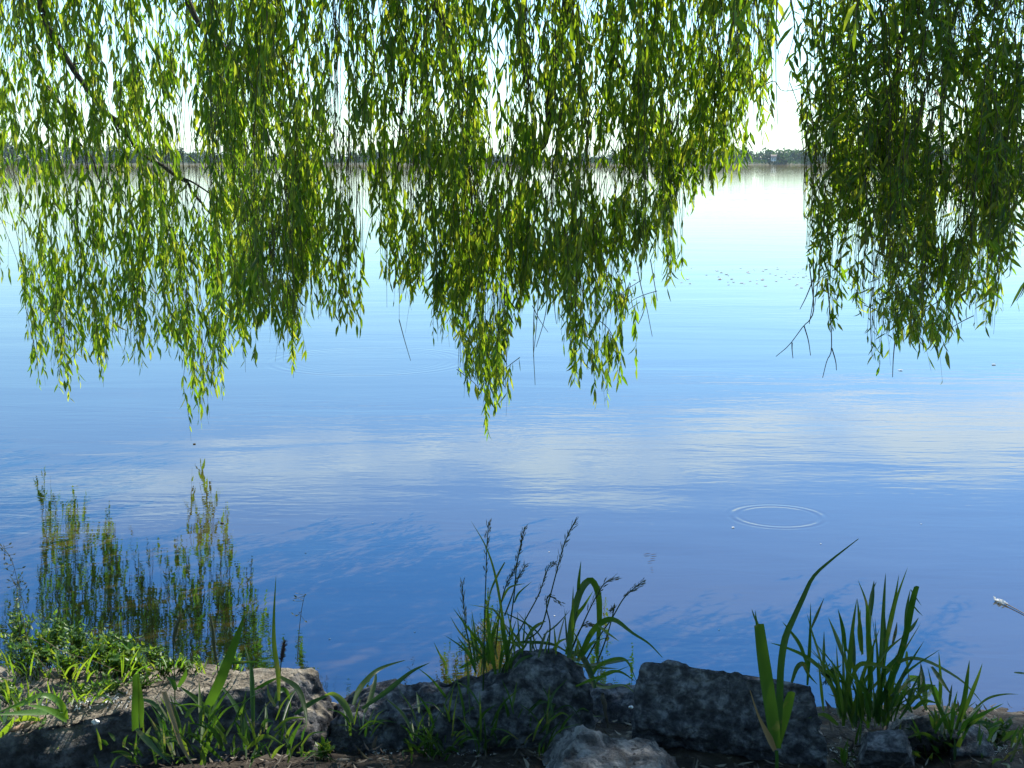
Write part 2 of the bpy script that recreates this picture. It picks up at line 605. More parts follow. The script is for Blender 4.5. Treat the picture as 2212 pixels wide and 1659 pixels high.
def build_far_shore():
    xs = np.linspace(-1600, 1600, 181)
    ys = np.array([-14, -5, 0, 3, 10, 40, 200, 1500, 6000.0])
    zs = np.array([-1.0, -0.4, 0.15, 0.8, 1.3, 1.8, 2.5, 4.0, 4.0])
    V = []
    for j, y in enumerate(ys):
        for x in xs:
            w = 6 * math.sin(x * 0.013) + 4 * math.sin(x * 0.041 + 2) + (noise.noise(Vector((x * 0.05, 0, 3))) * 5)
            V.append((x * (1 + max(0, y) / 900), SHORE + y + w, zs[j]))
    nx = len(xs)
    i = (np.arange(len(ys) - 1)[:, None] * nx + np.arange(nx - 1)[None]).ravel()
    o = mesh_np('far_shore', V, np.stack([i, i + 1, i + nx + 1, i + nx], 1), None, M_FARLAND, None, True)
    tag(o, kind='structure')
    # one wood seen as one mass: many crowns of leaf clumps, heights following the photographed skyline
    prof = [(-80, 300), (0, 300), (60, 302), (100, 318), (380, 318), (420, 325), (460, 328), (600, 330), (760, 328), (830, 322),
            (880, 321), (940, 322), (1020, 332), (1100, 336), (1300, 336), (1430, 330), (1500, 325), (1545, 320), (1600, 322),
            (1655, 322), (1700, 321), (1745, 319), (1790, 326), (1850, 318), (1960, 310), (2100, 306), (2230, 304), (2300, 300)]
    px, py = np.array(prof).T
    g = Geo()
    for k in range(430):
        x = rng.uniform(-150, 2360)
        d = SHORE + rng.uniform(6, 60)
        top = np.interp(x, px, py) + rng.normal(2.5, 4.5)
        P = at(x, max(top, 296), d=d)
        hgt = max(P[2], 3.5)
        wid = hgt * rng.uniform(0.24, 0.5)
        n = 150
        u = rng.normal(size=(n, 3))
        u = norm(u) * (rng.random((n, 1)) ** 0.4)
        c = np.stack([P[0] + u[:, 0] * wid, d + u[:, 1] * wid, hgt * 0.52 + u[:, 2] * hgt * 0.48], 1)
        c[:, :2] += rng.normal(size=(n, 2)) * 0.4
        add_leaves(g, c, rng.normal(size=(n, 3)), rng.normal(size=(n, 3)), rng.uniform(0.9, 1.9, n), rng.uniform(0.7, 1.3, n), 0.1)
    # low scrub and reeds along the waterline
    n = 9000
    x = rng.uniform(-420, 420, n)
    c = np.stack([x, SHORE + 6 + rng.uniform(-6, 10, n), rng.uniform(0.2, 2.4, n)], 1)
    add_leaves(g, c, np.stack([rng.normal(size=n) * .4, rng.normal(size=n) * .4, np.ones(n)], 1), rng.normal(size=(n, 3)),
               rng.uniform(0.8, 1.7, n), rng.uniform(0.5, 1.0, n), 0.1)
    o = g.build('far_wood', M_FARLEAF, None, False)
    tag(o, 'low bluish line of wooded shore across the lake', 'woodland', kind='stuff')


build_far_shore()


def far_house(x, y, d, w, h, label):
    p = at(x, y, d=d)
    bx, by, bz = p[0], d, max(p[2] - h * 0.6, 0.8)
    r = empty('house', (bx, by, bz))
    tag(r, label, 'house', 'pale houses among the trees of the far shore')
    g = Geo()
    dp = w * 0.8
    V = [(bx - w / 2, by - dp / 2, bz), (bx + w / 2, by - dp / 2, bz), (bx + w / 2, by + dp / 2, bz), (bx - w / 2, by + dp / 2, bz)]
    V += [(a, b, bz + h) for a, b, _ in V]
    V += [(bx - w / 2, by, bz + h * 1.5), (bx + w / 2, by, bz + h * 1.5)]
    g.add(V, [[0, 1, 5, 4], [1, 2, 6, 5], [2, 3, 7, 6], [3, 0, 4, 7]], [[4, 7, 8], [6, 5, 9]])
    g.build('wall', M_WALL, r, False)
    g = Geo()
    e = 0.4
    z0, z1 = bz + h - e * 0.5 + 0.05, bz + h * 1.5 + 0.1
    A = [(bx - w / 2 - e, by - dp / 2 - e, z0), (bx + w / 2 + e, by - dp / 2 - e, z0), (bx + w / 2 + e, by, z1), (bx - w / 2 - e, by, z1),
         (bx + w / 2 + e, by + dp / 2 + e, z0), (bx - w / 2 - e, by + dp / 2 + e, z0)]
    B = [(a, b, c + 0.2) for a, b, c in A]
    g.add(A + B, [[0, 1, 2, 3], [3, 2, 4, 5], [6, 7, 8, 9], [9, 8, 10, 11], [0, 1, 7, 6], [4, 5, 11, 10]], None)
    g.build('roof', M_ROOF, r, False)
    for k in (-0.25, 0.25):
        g = Geo()
        cx_ = bx + k * w
        ww, wh, yy = w * 0.09, h * 0.22, by - dp / 2 - 0.03
        zz = bz + h * 0.55
        g.add([(cx_ - ww, yy, zz - wh), (cx_ + ww, yy, zz - wh), (cx_ + ww, yy, zz + wh), (cx_ - ww, yy, zz + wh),
               (cx_ - ww, yy + 0.06, zz - wh), (cx_ + ww, yy + 0.06, zz - wh), (cx_ + ww, yy + 0.06, zz + wh), (cx_ - ww, yy + 0.06, zz + wh)],
              [[0, 1, 2, 3], [0, 1, 5, 4], [2, 3, 7, 6], [0, 3, 7, 4], [1, 2, 6, 5]], None)
        g.build('window', M_GLASS, r, False)


far_house(1671, 343, 853, 2.8, 2.4, 'tiny pale house on the far shore below the gap between the willow curtains')
far_house(1123, 341, 853, 5.0, 3.0, 'tiny pale house with grey brown roof on the far shore behind the central willow curtain')

# ------------------------------------------------------------------ rocks
def block(name, corners, mat, label, n=26, rnd=0.32, amp=0.035, seed=0, pits=0.02, hump=None, cat='rock'):
    amp, rnd = amp * 0.8, rnd * 0.75
    """Weathered block: rounded cube mapped into eight world corners, broken up by several scales of noise.
    corners: bottom FL FR BR BL, top FL FR BR BL."""
    C8 = np.array(corners, float)
    bm = bmesh.new()
    bmesh.ops.create_cube(bm, size=2.0)
    bmesh.ops.subdivide_edges(bm, edges=bm.edges[:], cuts=n, use_grid_fill=True)
    size = np.linalg.norm(C8[6] - C8[0])
    for v in bm.verts:
        p = np.array(v.co)
        q = np.linalg.norm(p)
        l8 = (np.abs(p) ** 7).sum() ** (1 / 7)
        r = p / l8
        p = p * (1 - rnd) + r * rnd * 1.0
        p = np.where(np.abs(p) > 1, np.sign(p), p)
        u, w, t = (p + 1) / 2
        lo = (C8[0] * (1 - u) + C8[1] * u) * (1 - w) + (C8[3] * (1 - u) + C8[2] * u) * w
        hi = (C8[4] * (1 - u) + C8[5] * u) * (1 - w) + (C8[7] * (1 - u) + C8[6] * u) * w
        if hump:
            hi = hi + np.array([0, 0, np.interp(u, np.linspace(0, 1, len(hump)), hump)])
        v.co = Vector(lo * (1 - t) + hi * t)
    bm.normal_update()
    off = Vector((seed * 3.7, seed * 1.3, seed * 2.1))
    new = []
    for v in bm.verts:
        s = Vector(v.co)
        a = noise.fractal(s * 4.0 + off, 0.9, 2.0, 3) * amp
        a += noise.fractal(s * 17 + off, 0.75, 2.1, 4) * amp * 0.45
        c = noise.noise(s * 26 + off)
        a -= max(0.0, c - 0.28) * pits * 1.6
        c = noise.cell(s * 20 + off)
        a += (c - 0.5) * pits * 0.25
        a += noise.fractal(s * 34 + off, 0.6, 2.1, 3) * amp * 0.22
        vd = noise.voronoi(s * 15 + off)[0][0]
        a -= max(0.0, 0.34 - vd) * pits * 1.5
        new.append(v.co + v.normal * a)
    for v, c in zip(bm.verts, new):
        v.co = c
    me = bpy.data.meshes.new(name)
    for f in bm.faces:
        f.smooth = True
    org = C8[:4].mean(0)
    for v in bm.verts:
        v.co -= Vector(org)
    bm.to_mesh(me)
    bm.free()
    me.materials.append(mat)
    o = bpy.data.objects.new(name, me)
    o.location = org
    COL.objects.link(o)
    tag(o, label, cat)
    return o


def low(p, z, dy=0.0, dx=0.0):
    return (p[0] + dx, p[1] + dy, z)


# left slab: a long sunlit top, a shaded face towards the camera
fl, fr = at(-120, 1612, z=0.25), at(612, 1462, z=0.29)
br, bl = at(672, 1436, z=0.28), at(-140, 1432, z=0.25)
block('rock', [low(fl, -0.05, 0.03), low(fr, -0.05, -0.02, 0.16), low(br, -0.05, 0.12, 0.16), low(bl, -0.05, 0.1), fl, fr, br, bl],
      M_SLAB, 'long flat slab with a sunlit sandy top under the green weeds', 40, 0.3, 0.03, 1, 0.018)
# middle ridge
a, b = at(700, 1570, z=0.12), at(1290, 1500, z=0.27)
c, d_ = at(1262, 1450, z=0.31), at(735, 1512, z=0.15)
block('rock', [low(a, -0.05, -0.05), low(b, -0.05, -0.06), low(c, -0.05, 0.15), low(d_, -0.05, 0.15), a, b, c, d_],
      M_ROCK, 'long dark hump-backed rock under the tall seeding grass', 38, 0.45, 0.045, 2, 0.025,
      hump=[0, 0.02, 0.03, 0.035, 0.04, 0.06, 0.095, 0.08, 0.0])
# rock at the back of the gap
a, b = at(1255, 1500, z=0.13), at(1395, 1530, z=0.13)
block('rock', [low(a, -0.05, -0.04), low(b, -0.05, -0.04), low(b, -0.05, 0.2), low(a, -0.05, 0.2), a, b,
               at(1385, 1478, z=0.16), at(1265, 1466, z=0.16)],
      M_ROCK, 'low rock in the gap between the humped rock and the square block', 18, 0.45, 0.03, 3, 0.02)
# big square block on the right
tl, tr = at(1382, 1416, z=0.40), at(1758, 1472, z=0.38)
f1, f2 = at(1362, 1568, z=0.22), at(1806, 1648, z=0.17)
block('rock', [low(f1, 0.02, 0.14, 0.03), low(f2, -0.02, 0.13, -0.03), low(tr, -0.05, 0.1), low(tl, -0.05, 0.1), f1, f2, tr, tl],
      M_ROCK, 'big square pitted concrete block behind the broad reed', 44, 0.40, 0.014, 4, 0.026)
# pale boulder at the front
block('rock', [at(1130, 1780, z=0.1), at(1480, 1780, z=0.1), at(1450, 1620, z=0.1), at(1190, 1620, z=0.1),
               at(1175, 1700, z=0.31), at(1462, 1700, z=0.27), at(1398, 1598, z=0.31), at(1250, 1564, z=0.36)],
      M_ROCKPALE, 'pale grey boulder at the bottom edge in front of the square block', 30, 0.5, 0.035, 5, 0.015)
# small rocks to the right
block('rock', [at(1850, 1690, z=0.05), at(1985, 1690, z=0.05), at(1980, 1610, z=0.0), at(1850, 1600, z=0.0),
               at(1866, 1620, z=0.22), at(1966, 1628, z=0.22), at(1950, 1580, z=0.24), at(1868, 1574, z=0.24)],
      M_ROCK, 'small smooth dark rock right of the square block', 18, 0.55, 0.02, 6, 0.008)
block('rock', [at(1900, 1650, z=0.02), at(2085, 1650, z=0.02), at(2085, 1560, z=-0.04), at(1905, 1560, z=-0.04),
               at(1912, 1594, z=0.18), at(2078, 1596, z=0.19), at(2060, 1530, z=0.24), at(1958, 1546, z=0.21)],
      M_ROCKPALE, 'brownish broken rock under the small grass fan at the right', 22, 0.5, 0.03, 7, 0.012)
block('rock', [at(2050, 1670, z=0.02), at(2150, 1670, z=0.02), at(2150, 1600, z=-0.03), at(2050, 1590, z=-0.03),
               at(2055, 1625, z=0.15), at(2135, 1630, z=0.15), at(2120, 1575, z=0.18), at(2062, 1558, z=0.19)],
      M_ROCK, 'dark rock half hidden in low weeds near the right corner', 16, 0.55, 0.02, 8, 0.01)

# ------------------------------------------------------------------ willow
def prof_fn(pts):
    a = np.array(pts, float)
    return lambda x: np.interp(x, a[:, 0], a[:, 1])


PROF_LEFT = prof_fn([(-160, 480), (-60, 540), (0, 620), (30, 700), (70, 790), (100, 850), (145, 880), (180, 790), (220, 850), (260, 800),
                     (310, 815), (350, 770), (400, 840), (425, 880), (480, 850), (520, 815), (545, 720), (575, 690)])
PROF_MID = prof_fn([(440, 520), (480, 590), (520, 660), (560, 715), (600, 735), (615, 760), (630, 840), (645, 740), (690, 720), (730, 725),
                    (770, 735), (795, 620), (815, 560), (850, 710), (880, 680), (905, 640), (925, 700), (940, 760), (990, 830), (1030, 880),
                    (1065, 915), (1085, 900), (1095, 750), (1110, 715), (1150, 640), (1185, 690), (1210, 750), (1235, 855), (1260, 830),
                    (1300, 805), (1308, 690), (1335, 705), (1360, 630), (1400, 610), (1440, 645), (1470, 610), (1482, 500), (1520, 450),
                    (1560, 420), (1600, 385), (1640, 335), (1668, 300)])
PROF_RIGHT = prof_fn([(1722, 330), (1738, 520), (1748, 610), (1775, 680), (1800, 735), (1840, 655), (1880, 780), (1893, 825), (1905, 770),
                      (1940, 745), (1985, 780), (2040, 765), (2075, 700), (2110, 730), (2150, 745), (2175, 640), (2195, 600), (2220, 560),
                      (2300, 600), (2420, 640)])

# places where the sky or the water shows through: (x, y, rx, ry, strength)
HOLES = [(722, 120, 26, 200, .85), (735, 330, 22, 120, .8), (390, 255, 26, 70, .9), (412, 350, 26, 45, .9), (425, 410, 38, 42, .9), (770, 400, 26, 90, .8),
         (790, 520, 16, 60, .7), (885, 400, 30, 60, .75), (860, 250, 40, 60, .5), (1160, 190, 20, 90, .6), (1170, 395, 35, 40, .6), (1345, 395, 60, 40, .65),
         (1330, 300, 40, 40, .5), (1020, 420, 30, 50, .5), (918, 560, 14, 60, .6), (1695, 230, 26, 120, .9), (1710, 420, 40, 130, 1.0),
         (1490, 500, 40, 60, .6), (30, 120, 40, 160, .45), (20, 420, 40, 120, .45), (150, 480, 40, 70, .4), (1255, 330, 30, 70, .4),
         (2080, 60, 26, 50, .8), (2070, 230, 30, 60, .6), (2050, 470, 36, 60, .75), (1960, 200, 16, 60, .5), (2105, 430, 20, 50, .5), (1890, 560, 20, 60, .5),
         (1100, 350, 26, 80, .45), (600, 260, 30, 60, .25), (1500, 100, 24, 100, .35), (1440, 420, 26, 50, .5), (1560, 60, 20, 60, .4), (1640, 60, 30, 80, .3),
         (300, 180, 40, 70, .3), (470, 60, 60, 60, .2), (820, 180, 16, 60, .6), (1010, 120, 20, 60, .4), (480, 330, 24, 60, .4), (1870, 60, 26, 60, .3)]


def hole_keep(P):
    x, y = project(P)
    keep = np.ones(len(P))
    for hx, hy, rx, ry, s in HOLES:
        q = ((x - hx) / rx) ** 2 + ((y - hy) / ry) ** 2
        keep *= 1 - s * np.clip(1.5 - q, 0, 1)
    # clumps and gaps through the depth of the foliage
    for i, q in enumerate(P):
        v = noise.noise(Vector((q[0] * 7, q[1] * 5, q[2] * 3.4))) + 0.5 * noise.noise(Vector((q[0] * 16, q[1] * 10, q[2] * 8 + 7)))
        keep[i] *= min(1.0, max(0.05, 0.60 + 2.3 * v))
    keep[(y < -40)] = 1
    return keep


def strand_path(tip, length, lean, n, wig):
    """From the top down to the tip; the upper part bends over towards its branch."""
    s = np.linspace(1, 0, n)[:, None]
    ph = rng.uniform(0, 6.28, 2)
    off = np.concatenate([np.sin(s * 3.1 + ph[0]) - math.sin(ph[0]), np.sin(s * 2.7 + ph[1]) - math.sin(ph[1]), s * 0], 1) * wig
    return np.asarray(tip) + np.array([0, 0, 1.0]) * s * length + np.array(lean) * s ** 2 + off * s


class Foliage:
    def __init__(s):
        s.P, s.D, s.S, s.L, s.W, s.C = [], [], [], [], [], []
        s.tw = Geo()
        s.tubes = []

    def strand(s, path, step, lmin, lmax, width, r0, spread=(5, 30), shoots=0.0, depth=0, tipfan=True, ztop=9.0):
        seg = np.linalg.norm(np.diff(path, axis=0), axis=1)
        cum = np.concatenate([[0], np.cumsum(seg)])
        total = cum[-1]
        rr = np.linspace(r0, r0 * 0.35, len(path))
        add_tube(s.tw, path, rr, 3)
        s.tubes.append((path, rr))
        n = max(3, int(total / step))
        q = np.sort(np.clip((np.arange(n) + rng.uniform(0, 1, n)) / n, 0, 1)) * total
        base = np.stack([np.interp(q, cum, path[:, k]) for k in range(3)], 1)
        az = np.arange(n) * 2.4 + rng.uniform(0, 6.28) + rng.normal(0, .5, n)
        a = np.radians(rng.uniform(spread[0], spread[1], n))
        D = np.stack([np.sin(a) * np.cos(az), np.sin(a) * np.sin(az), -np.cos(a)], 1)
        L = rng.uniform(lmin, lmax, n) * (0.75 + 0.35 * (1 - q / total) + 0.0)
        L *= np.where(rng.random(n) < 0.25, 0.5, 1.0)
        W = L * rng.uniform(*width, n)
        s.P.append(base)
        s.D.append(D)
        s.S.append(rng.normal(size=(n, 3)))
        s.L.append(L)
        s.W.append(W)
        s.C.append(rng.normal(0.0, 0.20, n))
        if shoots > 0 and depth == 0:
            for k in range(rng.poisson(shoots * total)):
                u = rng.uniform(0.05, 0.97)
                p0 = np.array([np.interp(u * total, cum, path[:, j]) for j in range(3)])
                if p0[2] > ztop:
                    continue
                ln = rng.uniform(0.10, 0.34)
                a_ = rng.uniform(0, 6.28)
                o = rng.uniform(0.03, 0.10)
                pp = np.array([p0, p0 + [o * .5 * math.cos(a_), o * .5 * math.sin(a_), -ln * .25],
                               p0 + [o * math.cos(a_), o * math.sin(a_), -ln]])
                low_ = self_low(pp[-1])
                if low_:
                    continue
                s.strand(catmull(pp, 5), step * 0.8, lmin, lmax, width, r0 * 0.6, spread, 0, 1)

    def build(s, parent, name, mat, label=None, holes=True):
        P, D, S = np.concatenate(s.P), np.concatenate(s.D), np.concatenate(s.S)
        L, W, C = np.concatenate(s.L), np.concatenate(s.W), np.concatenate(s.C)
        if holes:
            k = rng.random(len(P)) < hole_keep(P + D * L[:, None] * 0.5)
            P, D, S, L, W, C = P[k], D[k], S[k], L[k], W[k], C[k]
        g = Geo()
        add_leaves(g, P, D, S, L, W, C)
        o = g.build(name, mat, parent, False)
        if label:
            o['label'] = label
        if len(s.tubes) <= 40:
            for path, rr in s.tubes:
                g = Geo()
                add_tube(g, path, rr, 4)
                g.build('twig', M_TWIG, o)
        else:
            t = s.tw.build('twig', M_TWIG, o)
            t['kind'] = 'stuff'
        print(name, len(P), 'leaves')
        return o


CUR_PROF = [None]


def self_low(p):
    if CUR_PROF[0] is None:
        return False
    x, y = project(p[None])
    return y[0] > CUR_PROF[0](x[0]) + 6


ROOT = (2.4, -2.2, float(bank_z(np.array(2.4), np.array(-2.2))))
willow = empty('willow_tree', ROOT)
tag(willow, 'weeping willow whose leafy branches hang across the top of the view over the water', 'tree')


def tube_part(name, pts, r0, r1, n=24, sides=9, mat=None, label=None, parent=None, rough=0.0, ptsr=None):
    path = catmull(pts, n)
    rad = np.linspace(r0, r1, n) if ptsr is None else np.interp(np.linspace(0, 1, n), np.linspace(0, 1, len(ptsr)), ptsr)
    if rough:
        path = path + rng.normal(size=path.shape) * rough
    g = Geo()
    add_tube(g, path, rad, sides)
    o = g.build(name, mat or M_BARK, parent or willow)
    if label:
        o['label'] = label
    return o


# trunk and the limbs that arch over the camera (outside the frame), then the branches that show in it
rx, ry, rz = ROOT
tube_part('trunk', [(rx, ry, rz - 0.2), (rx + .05, ry + .1, rz + 0.9), (rx - .1, ry + .35, rz + 2.0), (rx - .3, ry + .6, rz + 3.2)], .42, .27, 30, 16,
          rough=0.012, ptsr=[.52, .40, .36, .33, .30, .26])
top = np.array((rx - .3, ry + .6, rz + 3.2))


def limb(pts, r0, r1):
    tube_part('limb', [tuple(top - np.array([0, 0, .25]))] + pts, r0, r1, 30, 9, rough=0.006)


def dp(x, y, d):
    return tuple(at(x, y, d=d))


limb([(0.9, 0.2, 5.2), (-0.9, 3.2, 5.6), (-2.2, 6.4, 5.2), dp(95, -330, 4.95), dp(86, -60, 4.9), dp(96, 30, 4.9)], .20, .019)
limb([(1.4, 0.4, 5.3), (0.6, 3.2, 5.6), (0.2, 5.6, 5.0), dp(1140, -320, 4.2), dp(1215, -120, 4.15), dp(1226, 0, 4.15)], .18, .03)
limb([(2.3, 0.3, 5.2), (2.3, 2.4, 5.2), (2.0, 4.6, 4.6), dp(1975, -180, 3.6), dp(1968, -30, 3.55)], .17, .024)
limb([(0.6, 0.9, 5.5), (-0.5, 3.5, 5.3), (-1.0, 5.8, 4.8), dp(640, -300, 4.3), dp(470, -120, 4.35), dp(400, -10, 4.4)], .15, .02)
tube_part('branch', [dp(96, 30, 4.9), dp(105, 60, 4.9), dp(140, 122, 4.9), dp(175, 175, 4.9), dp(217, 228, 4.9), dp(266, 280, 4.9), dp(305, 329, 4.88),
                     dp(368, 371, 4.86), dp(403, 396, 4.86), dp(431, 434, 4.85), dp(459, 466, 4.85)], .019, .006, 40,
          label='long bare branch sloping down through the left curtain', rough=0.004)
tube_part('branch', [dp(100, 185, 5.0), dp(140, 240, 5.0), dp(165, 300, 5.0), dp(200, 345, 5.0), dp(225, 420, 5.0)], .009, .004, 24, rough=0.003)
tube_part('branch', [dp(384, 380, 4.86), dp(420, 396, 4.86), dp(470, 430, 4.86), dp(500, 455, 4.86)], .006, .003, 18)
tube_part('branch', [dp(172, 170, 4.9), dp(210, 215, 4.95), dp(245, 262, 5.0), dp(262, 300, 5.0)], .007, .003, 18)
tube_part('branch', [dp(150, 140, 4.9), dp(185, 138, 4.9), dp(200, 165, 4.9)], .005, .002, 12)
tube_part('branch', [dp(240, 255, 4.9), dp(258, 300, 4.9), dp(255, 350, 4.92)], .005, .002, 12)
tube_part('branch', [dp(400, -10, 4.4), dp(430, 50, 4.4), dp(480, 98, 4.4), dp(530, 150, 4.35)], .018, .006, 24, rough=0.002)
tube_part('branch', [dp(1226, 0, 4.15), dp(1205, 110, 4.15), dp(1188, 200, 4.12), dp(1180, 300, 4.1), dp(1150, 345, 4.1), dp(1120, 420, 4.1)], .026, .008, 30,
          label='dark upright branch inside the central curtain', rough=0.002)
tube_part('branch', [dp(935, -20, 4.3), dp(960, 60, 4.3), dp(990, 130, 4.28), dp(1010, 230, 4.25)], .022, .008, 24, rough=0.002)
tube_part('branch', [dp(905, 60, 4.3), dp(880, 150, 4.3), dp(866, 260, 4.3), dp(858, 380, 4.25)], .012, .004, 24, rough=0.002)
tube_part('branch', [dp(1318, 110, 4.2), dp(1370, 200, 4.2), dp(1440, 290, 4.15), dp(1510, 370, 4.1)], .011, .004, 24, rough=0.002)
tube_part('branch', [dp(1968, -30, 3.55), dp(1958, 50, 3.55), dp(1940, 120, 3.55), dp(1938, 240, 3.5), dp(1930, 420, 3.5)], .022, .006, 30, rough=0.002)
tube_part('branch', [dp(1975, -10, 3.5), dp(2000, 30, 3.5), dp(2040, 46, 3.5), dp(2052, 90, 3.5), dp(2040, 160, 3.5), dp(2036, 260, 3.5), dp(2030, 380, 3.5)],
          .014, .005, 36, label='crooked branch elbowing down at the top of the right curtain', rough=0.002)
tube_part('branch', [dp(1930, 270, 3.55), dp(1890, 340, 3.55), dp(1850, 400, 3.55), dp(1822, 470, 3.55)], .009, .003, 24)


def curtain(name, label, x0, x1, prof0, d0, d1, n, step, lmin, lmax, width, shoots, lift, leanx, tips=(), spread=(5, 34), slope=0.0):
    f = Foliage()

    def prof(x):
        return prof0(x) - 26
    CUR_PROF[0] = prof
    # strands hang in pointed locks of six or so, with gaps between the locks
    nl = max(1, n // 5)
    lx = x0 + (x1 - x0) * (np.arange(nl) + rng.uniform(0, 1, nl)) / nl
    for i in range(n):
        k = i % nl
        if i < nl:
            if i == 0:
                ld = rng.uniform(d0, d1, nl)
                lu = np.where(rng.random(nl) < 0.55, 0, rng.exponential(1.0, nl) * lift)
        du = rng.normal(0, 1)
        x = min(max(lx[k] + du * 13, x0), x1)
        d = ld[k] + rng.normal(0, 0.07) - slope * (lx[k] - 100) / 320
        y = prof(lx[k]) - lu[k] - abs(du) * rng.uniform(20, 70) - rng.uniform(0, 30) - (rng.exponential(60) if rng.random() < .4 else 0)
        y = min(y, prof(x))
        if y < -60:
            y = rng.uniform(-60, 80)
        tip = at(x, y, d=d)
        ztop = rng.uniform(2.85, 3.0) if d < 4.6 else rng.uniform(3.0, 3.4)
        ln = max(0.5, ztop - tip[2])
        if rng.random() < 0.45:
            ln = min(ln, rng.uniform(0.5, 1.5))
        lean = (rng.normal(leanx, 0.16), rng.normal(-0.05, 0.15), 0)
        k_ = min(1.0, ln / 1.4)
        lean = (float(np.clip(lean[0], -.25, .25)) * k_, lean[1] * k_, 0)
        path = strand_path(tip, ln, lean, 16, 0.05 * k_)
        f.strand(path, step, lmin, lmax, width, 0.0024, spread, shoots=shoots, ztop=3.1)
    for tx, ty, td, tl in tips:
        for k in range(3):
            tip = at(tx + rng.normal(0, 7), ty - 26 - k * rng.uniform(12, 40), d=td + rng.normal(0, .03))
            f.strand(strand_path(tip, tl, (rng.normal(leanx, .06), rng.normal(0, .05), 0), 12, .02), step * .8, lmin, lmax, width, .0022, (8, 38), shoots * .6)
    CUR_PROF[0] = None
    return f.build(willow, name, M_WILLOW, label)


curtain('hanging_foliage', 'bright sunlit curtain of leaves hanging at the left', -150, 572, PROF_LEFT, 4.85, 5.5, 250, 0.032, 0.062, 0.115,
        (0.16, 0.25), 3.2, 170, -0.05, [(142, 888, 5.1, .9), (85, 855, 5.2, .6), (220, 862, 5.15, .8), (425, 886, 4.66, 1.0), (482, 866, 4.7, .8), (525, 830, 4.8, .7), (300, 824, 4.85, .7)], slope=0.35)
curtain('hanging_foliage', 'dense dark green curtain of leaves hanging in the middle', 455, 1662, PROF_MID, 3.55, 4.25, 500, 0.029, 0.052, 0.098,
        (0.17, 0.26), 3.4, 150, 0.03, [(632, 842, 4.2, .7), (1075, 915, 4.15, 1.0), (1045, 890, 4.15, .9), (990, 835, 4.1, .8), (1238, 855, 4.1, .9), (1295, 815, 4.1, .7), (850, 722, 4.1, .6), (770, 738, 4.1, .6), (1325, 705, 4.0, .6), (1445, 648, 3.9, .7), (1465, 612, 3.9, .6), (1205, 750, 4.1, .5), (940, 755, 4.1, .5), (1560, 425, 3.9, .6), (1660, 320, 3.8, .5)])
curtain('hanging_foliage', 'dark curtain of leaves hanging at the right', 1735, 2400, PROF_RIGHT, 3.1, 3.7, 300, 0.026, 0.042, 0.085,
        (0.17, 0.27), 3.4, 140, 0.04, [(1893, 828, 3.4, .8), (1795, 742, 3.4, .6), (1985, 782, 3.4, .7), (2045, 768, 3.4, .7), (2145, 748, 3.4, .7), (2115, 735, 3.4, .6), (1745, 600, 3.5, .6), (1740, 480, 3.5, .5)], (12, 62))

# thicker bunches that read dark in the photograph
f = Foliage()
for (bx, bt, bb, bw, bd, cnt) in [(590, 330, 700, 55, 3.9, 26), (560, 40, 260, 60, 4.1, 16), (660, 200, 600, 45, 4.1, 18), (1010, 150, 640, 60, 4.0, 26),
                                  (1050, 600, 860, 30, 4.0, 7), (1120, 300, 640, 50, 3.9, 14), (880, 480, 640, 24, 4.0, 8), (1340, 560, 690, 16, 4.0, 7),
                                  (1240, 420, 620, 50, 4.0, 12), (1290, 650, 790, 24, 4.0, 4), (1920, 60, 520, 50, 3.5, 20), (2020, 330, 620, 45, 3.5, 14),
                                  (1960, 580, 740, 60, 3.4, 14), (1840, 200, 480, 40, 3.6, 12), (2140, 50, 560, 60, 3.5, 16), (310, 80, 260, 60, 5.0, 8),
                                  (430, 640, 860, 30, 5.0, 6), (130, 560, 760, 60, 5.3, 8), (1400, 120, 420, 60, 4.1, 12), (1560, 60, 330, 60, 4.0, 12)]:
    for k in range(int(cnt * 2.3)):
        x = rng.normal(bx, bw * 0.55)
        yb = bb - abs(rng.normal(0, 0.25)) * (bb - bt)
        tip = at(x, yb, d=bd + rng.normal(0, .12))
        ln = rng.uniform(0.4, 1.0) * (bb - bt) / FPX * bd
        f.strand(strand_path(tip, ln, (rng.normal(0, .05), rng.normal(0, .05), 0), 9, .02), 0.022, 0.052, 0.095, (0.17, 0.26), 0.0022, shoots=3.0)
f.build(willow, 'hanging_foliage', M_WILLOW, 'thick dark bunches of leaves inside the curtains')

# near twigs with large leaves at the upper right gap and the right edge
f = Foliage()
for (pts, d) in [([(1690, -60), (1660, 40), (1650, 120)], 2.5), ([(1600, -60), (1585, 20), (1590, 90)], 2.6), ([(1700, -40), (1716, 60), (1700, 130)], 2.6),
                 ([(1640, -60), (1630, 0), (1622, 60)], 2.5), ([(1860, -50), (1850, 20), (1842, 80)], 2.3), ([(1905, 90), (1800, 95), (1745, 130)], 3.3),
                 ([(1850, 120), (1780, 150), (1725, 150)], 3.2), ([(1840, 230), (1780, 270), (1722, 300)], 3.2), ([(1850, 150), (1790, 190), (1745, 210)], 3.3),
                 ([(2235, 560), (2212, 620), (2196, 650)], 2.2), ([(1815, 350), (1770, 400), (1750, 460)], 3.3), ([(1900, 240), (1830, 280), (1750, 285)], 3.3)]:
    f.strand(catmull([at(x, y, d=d) for x, y in pts], 10), 0.024, 0.085, 0.115, (0.13, 0.19), 0.0022, (15, 50))
f.build(willow, 'hanging_foliage', M_WILLOW, 'sprays of larger leaves reaching into the gap at the upper right', holes=False)

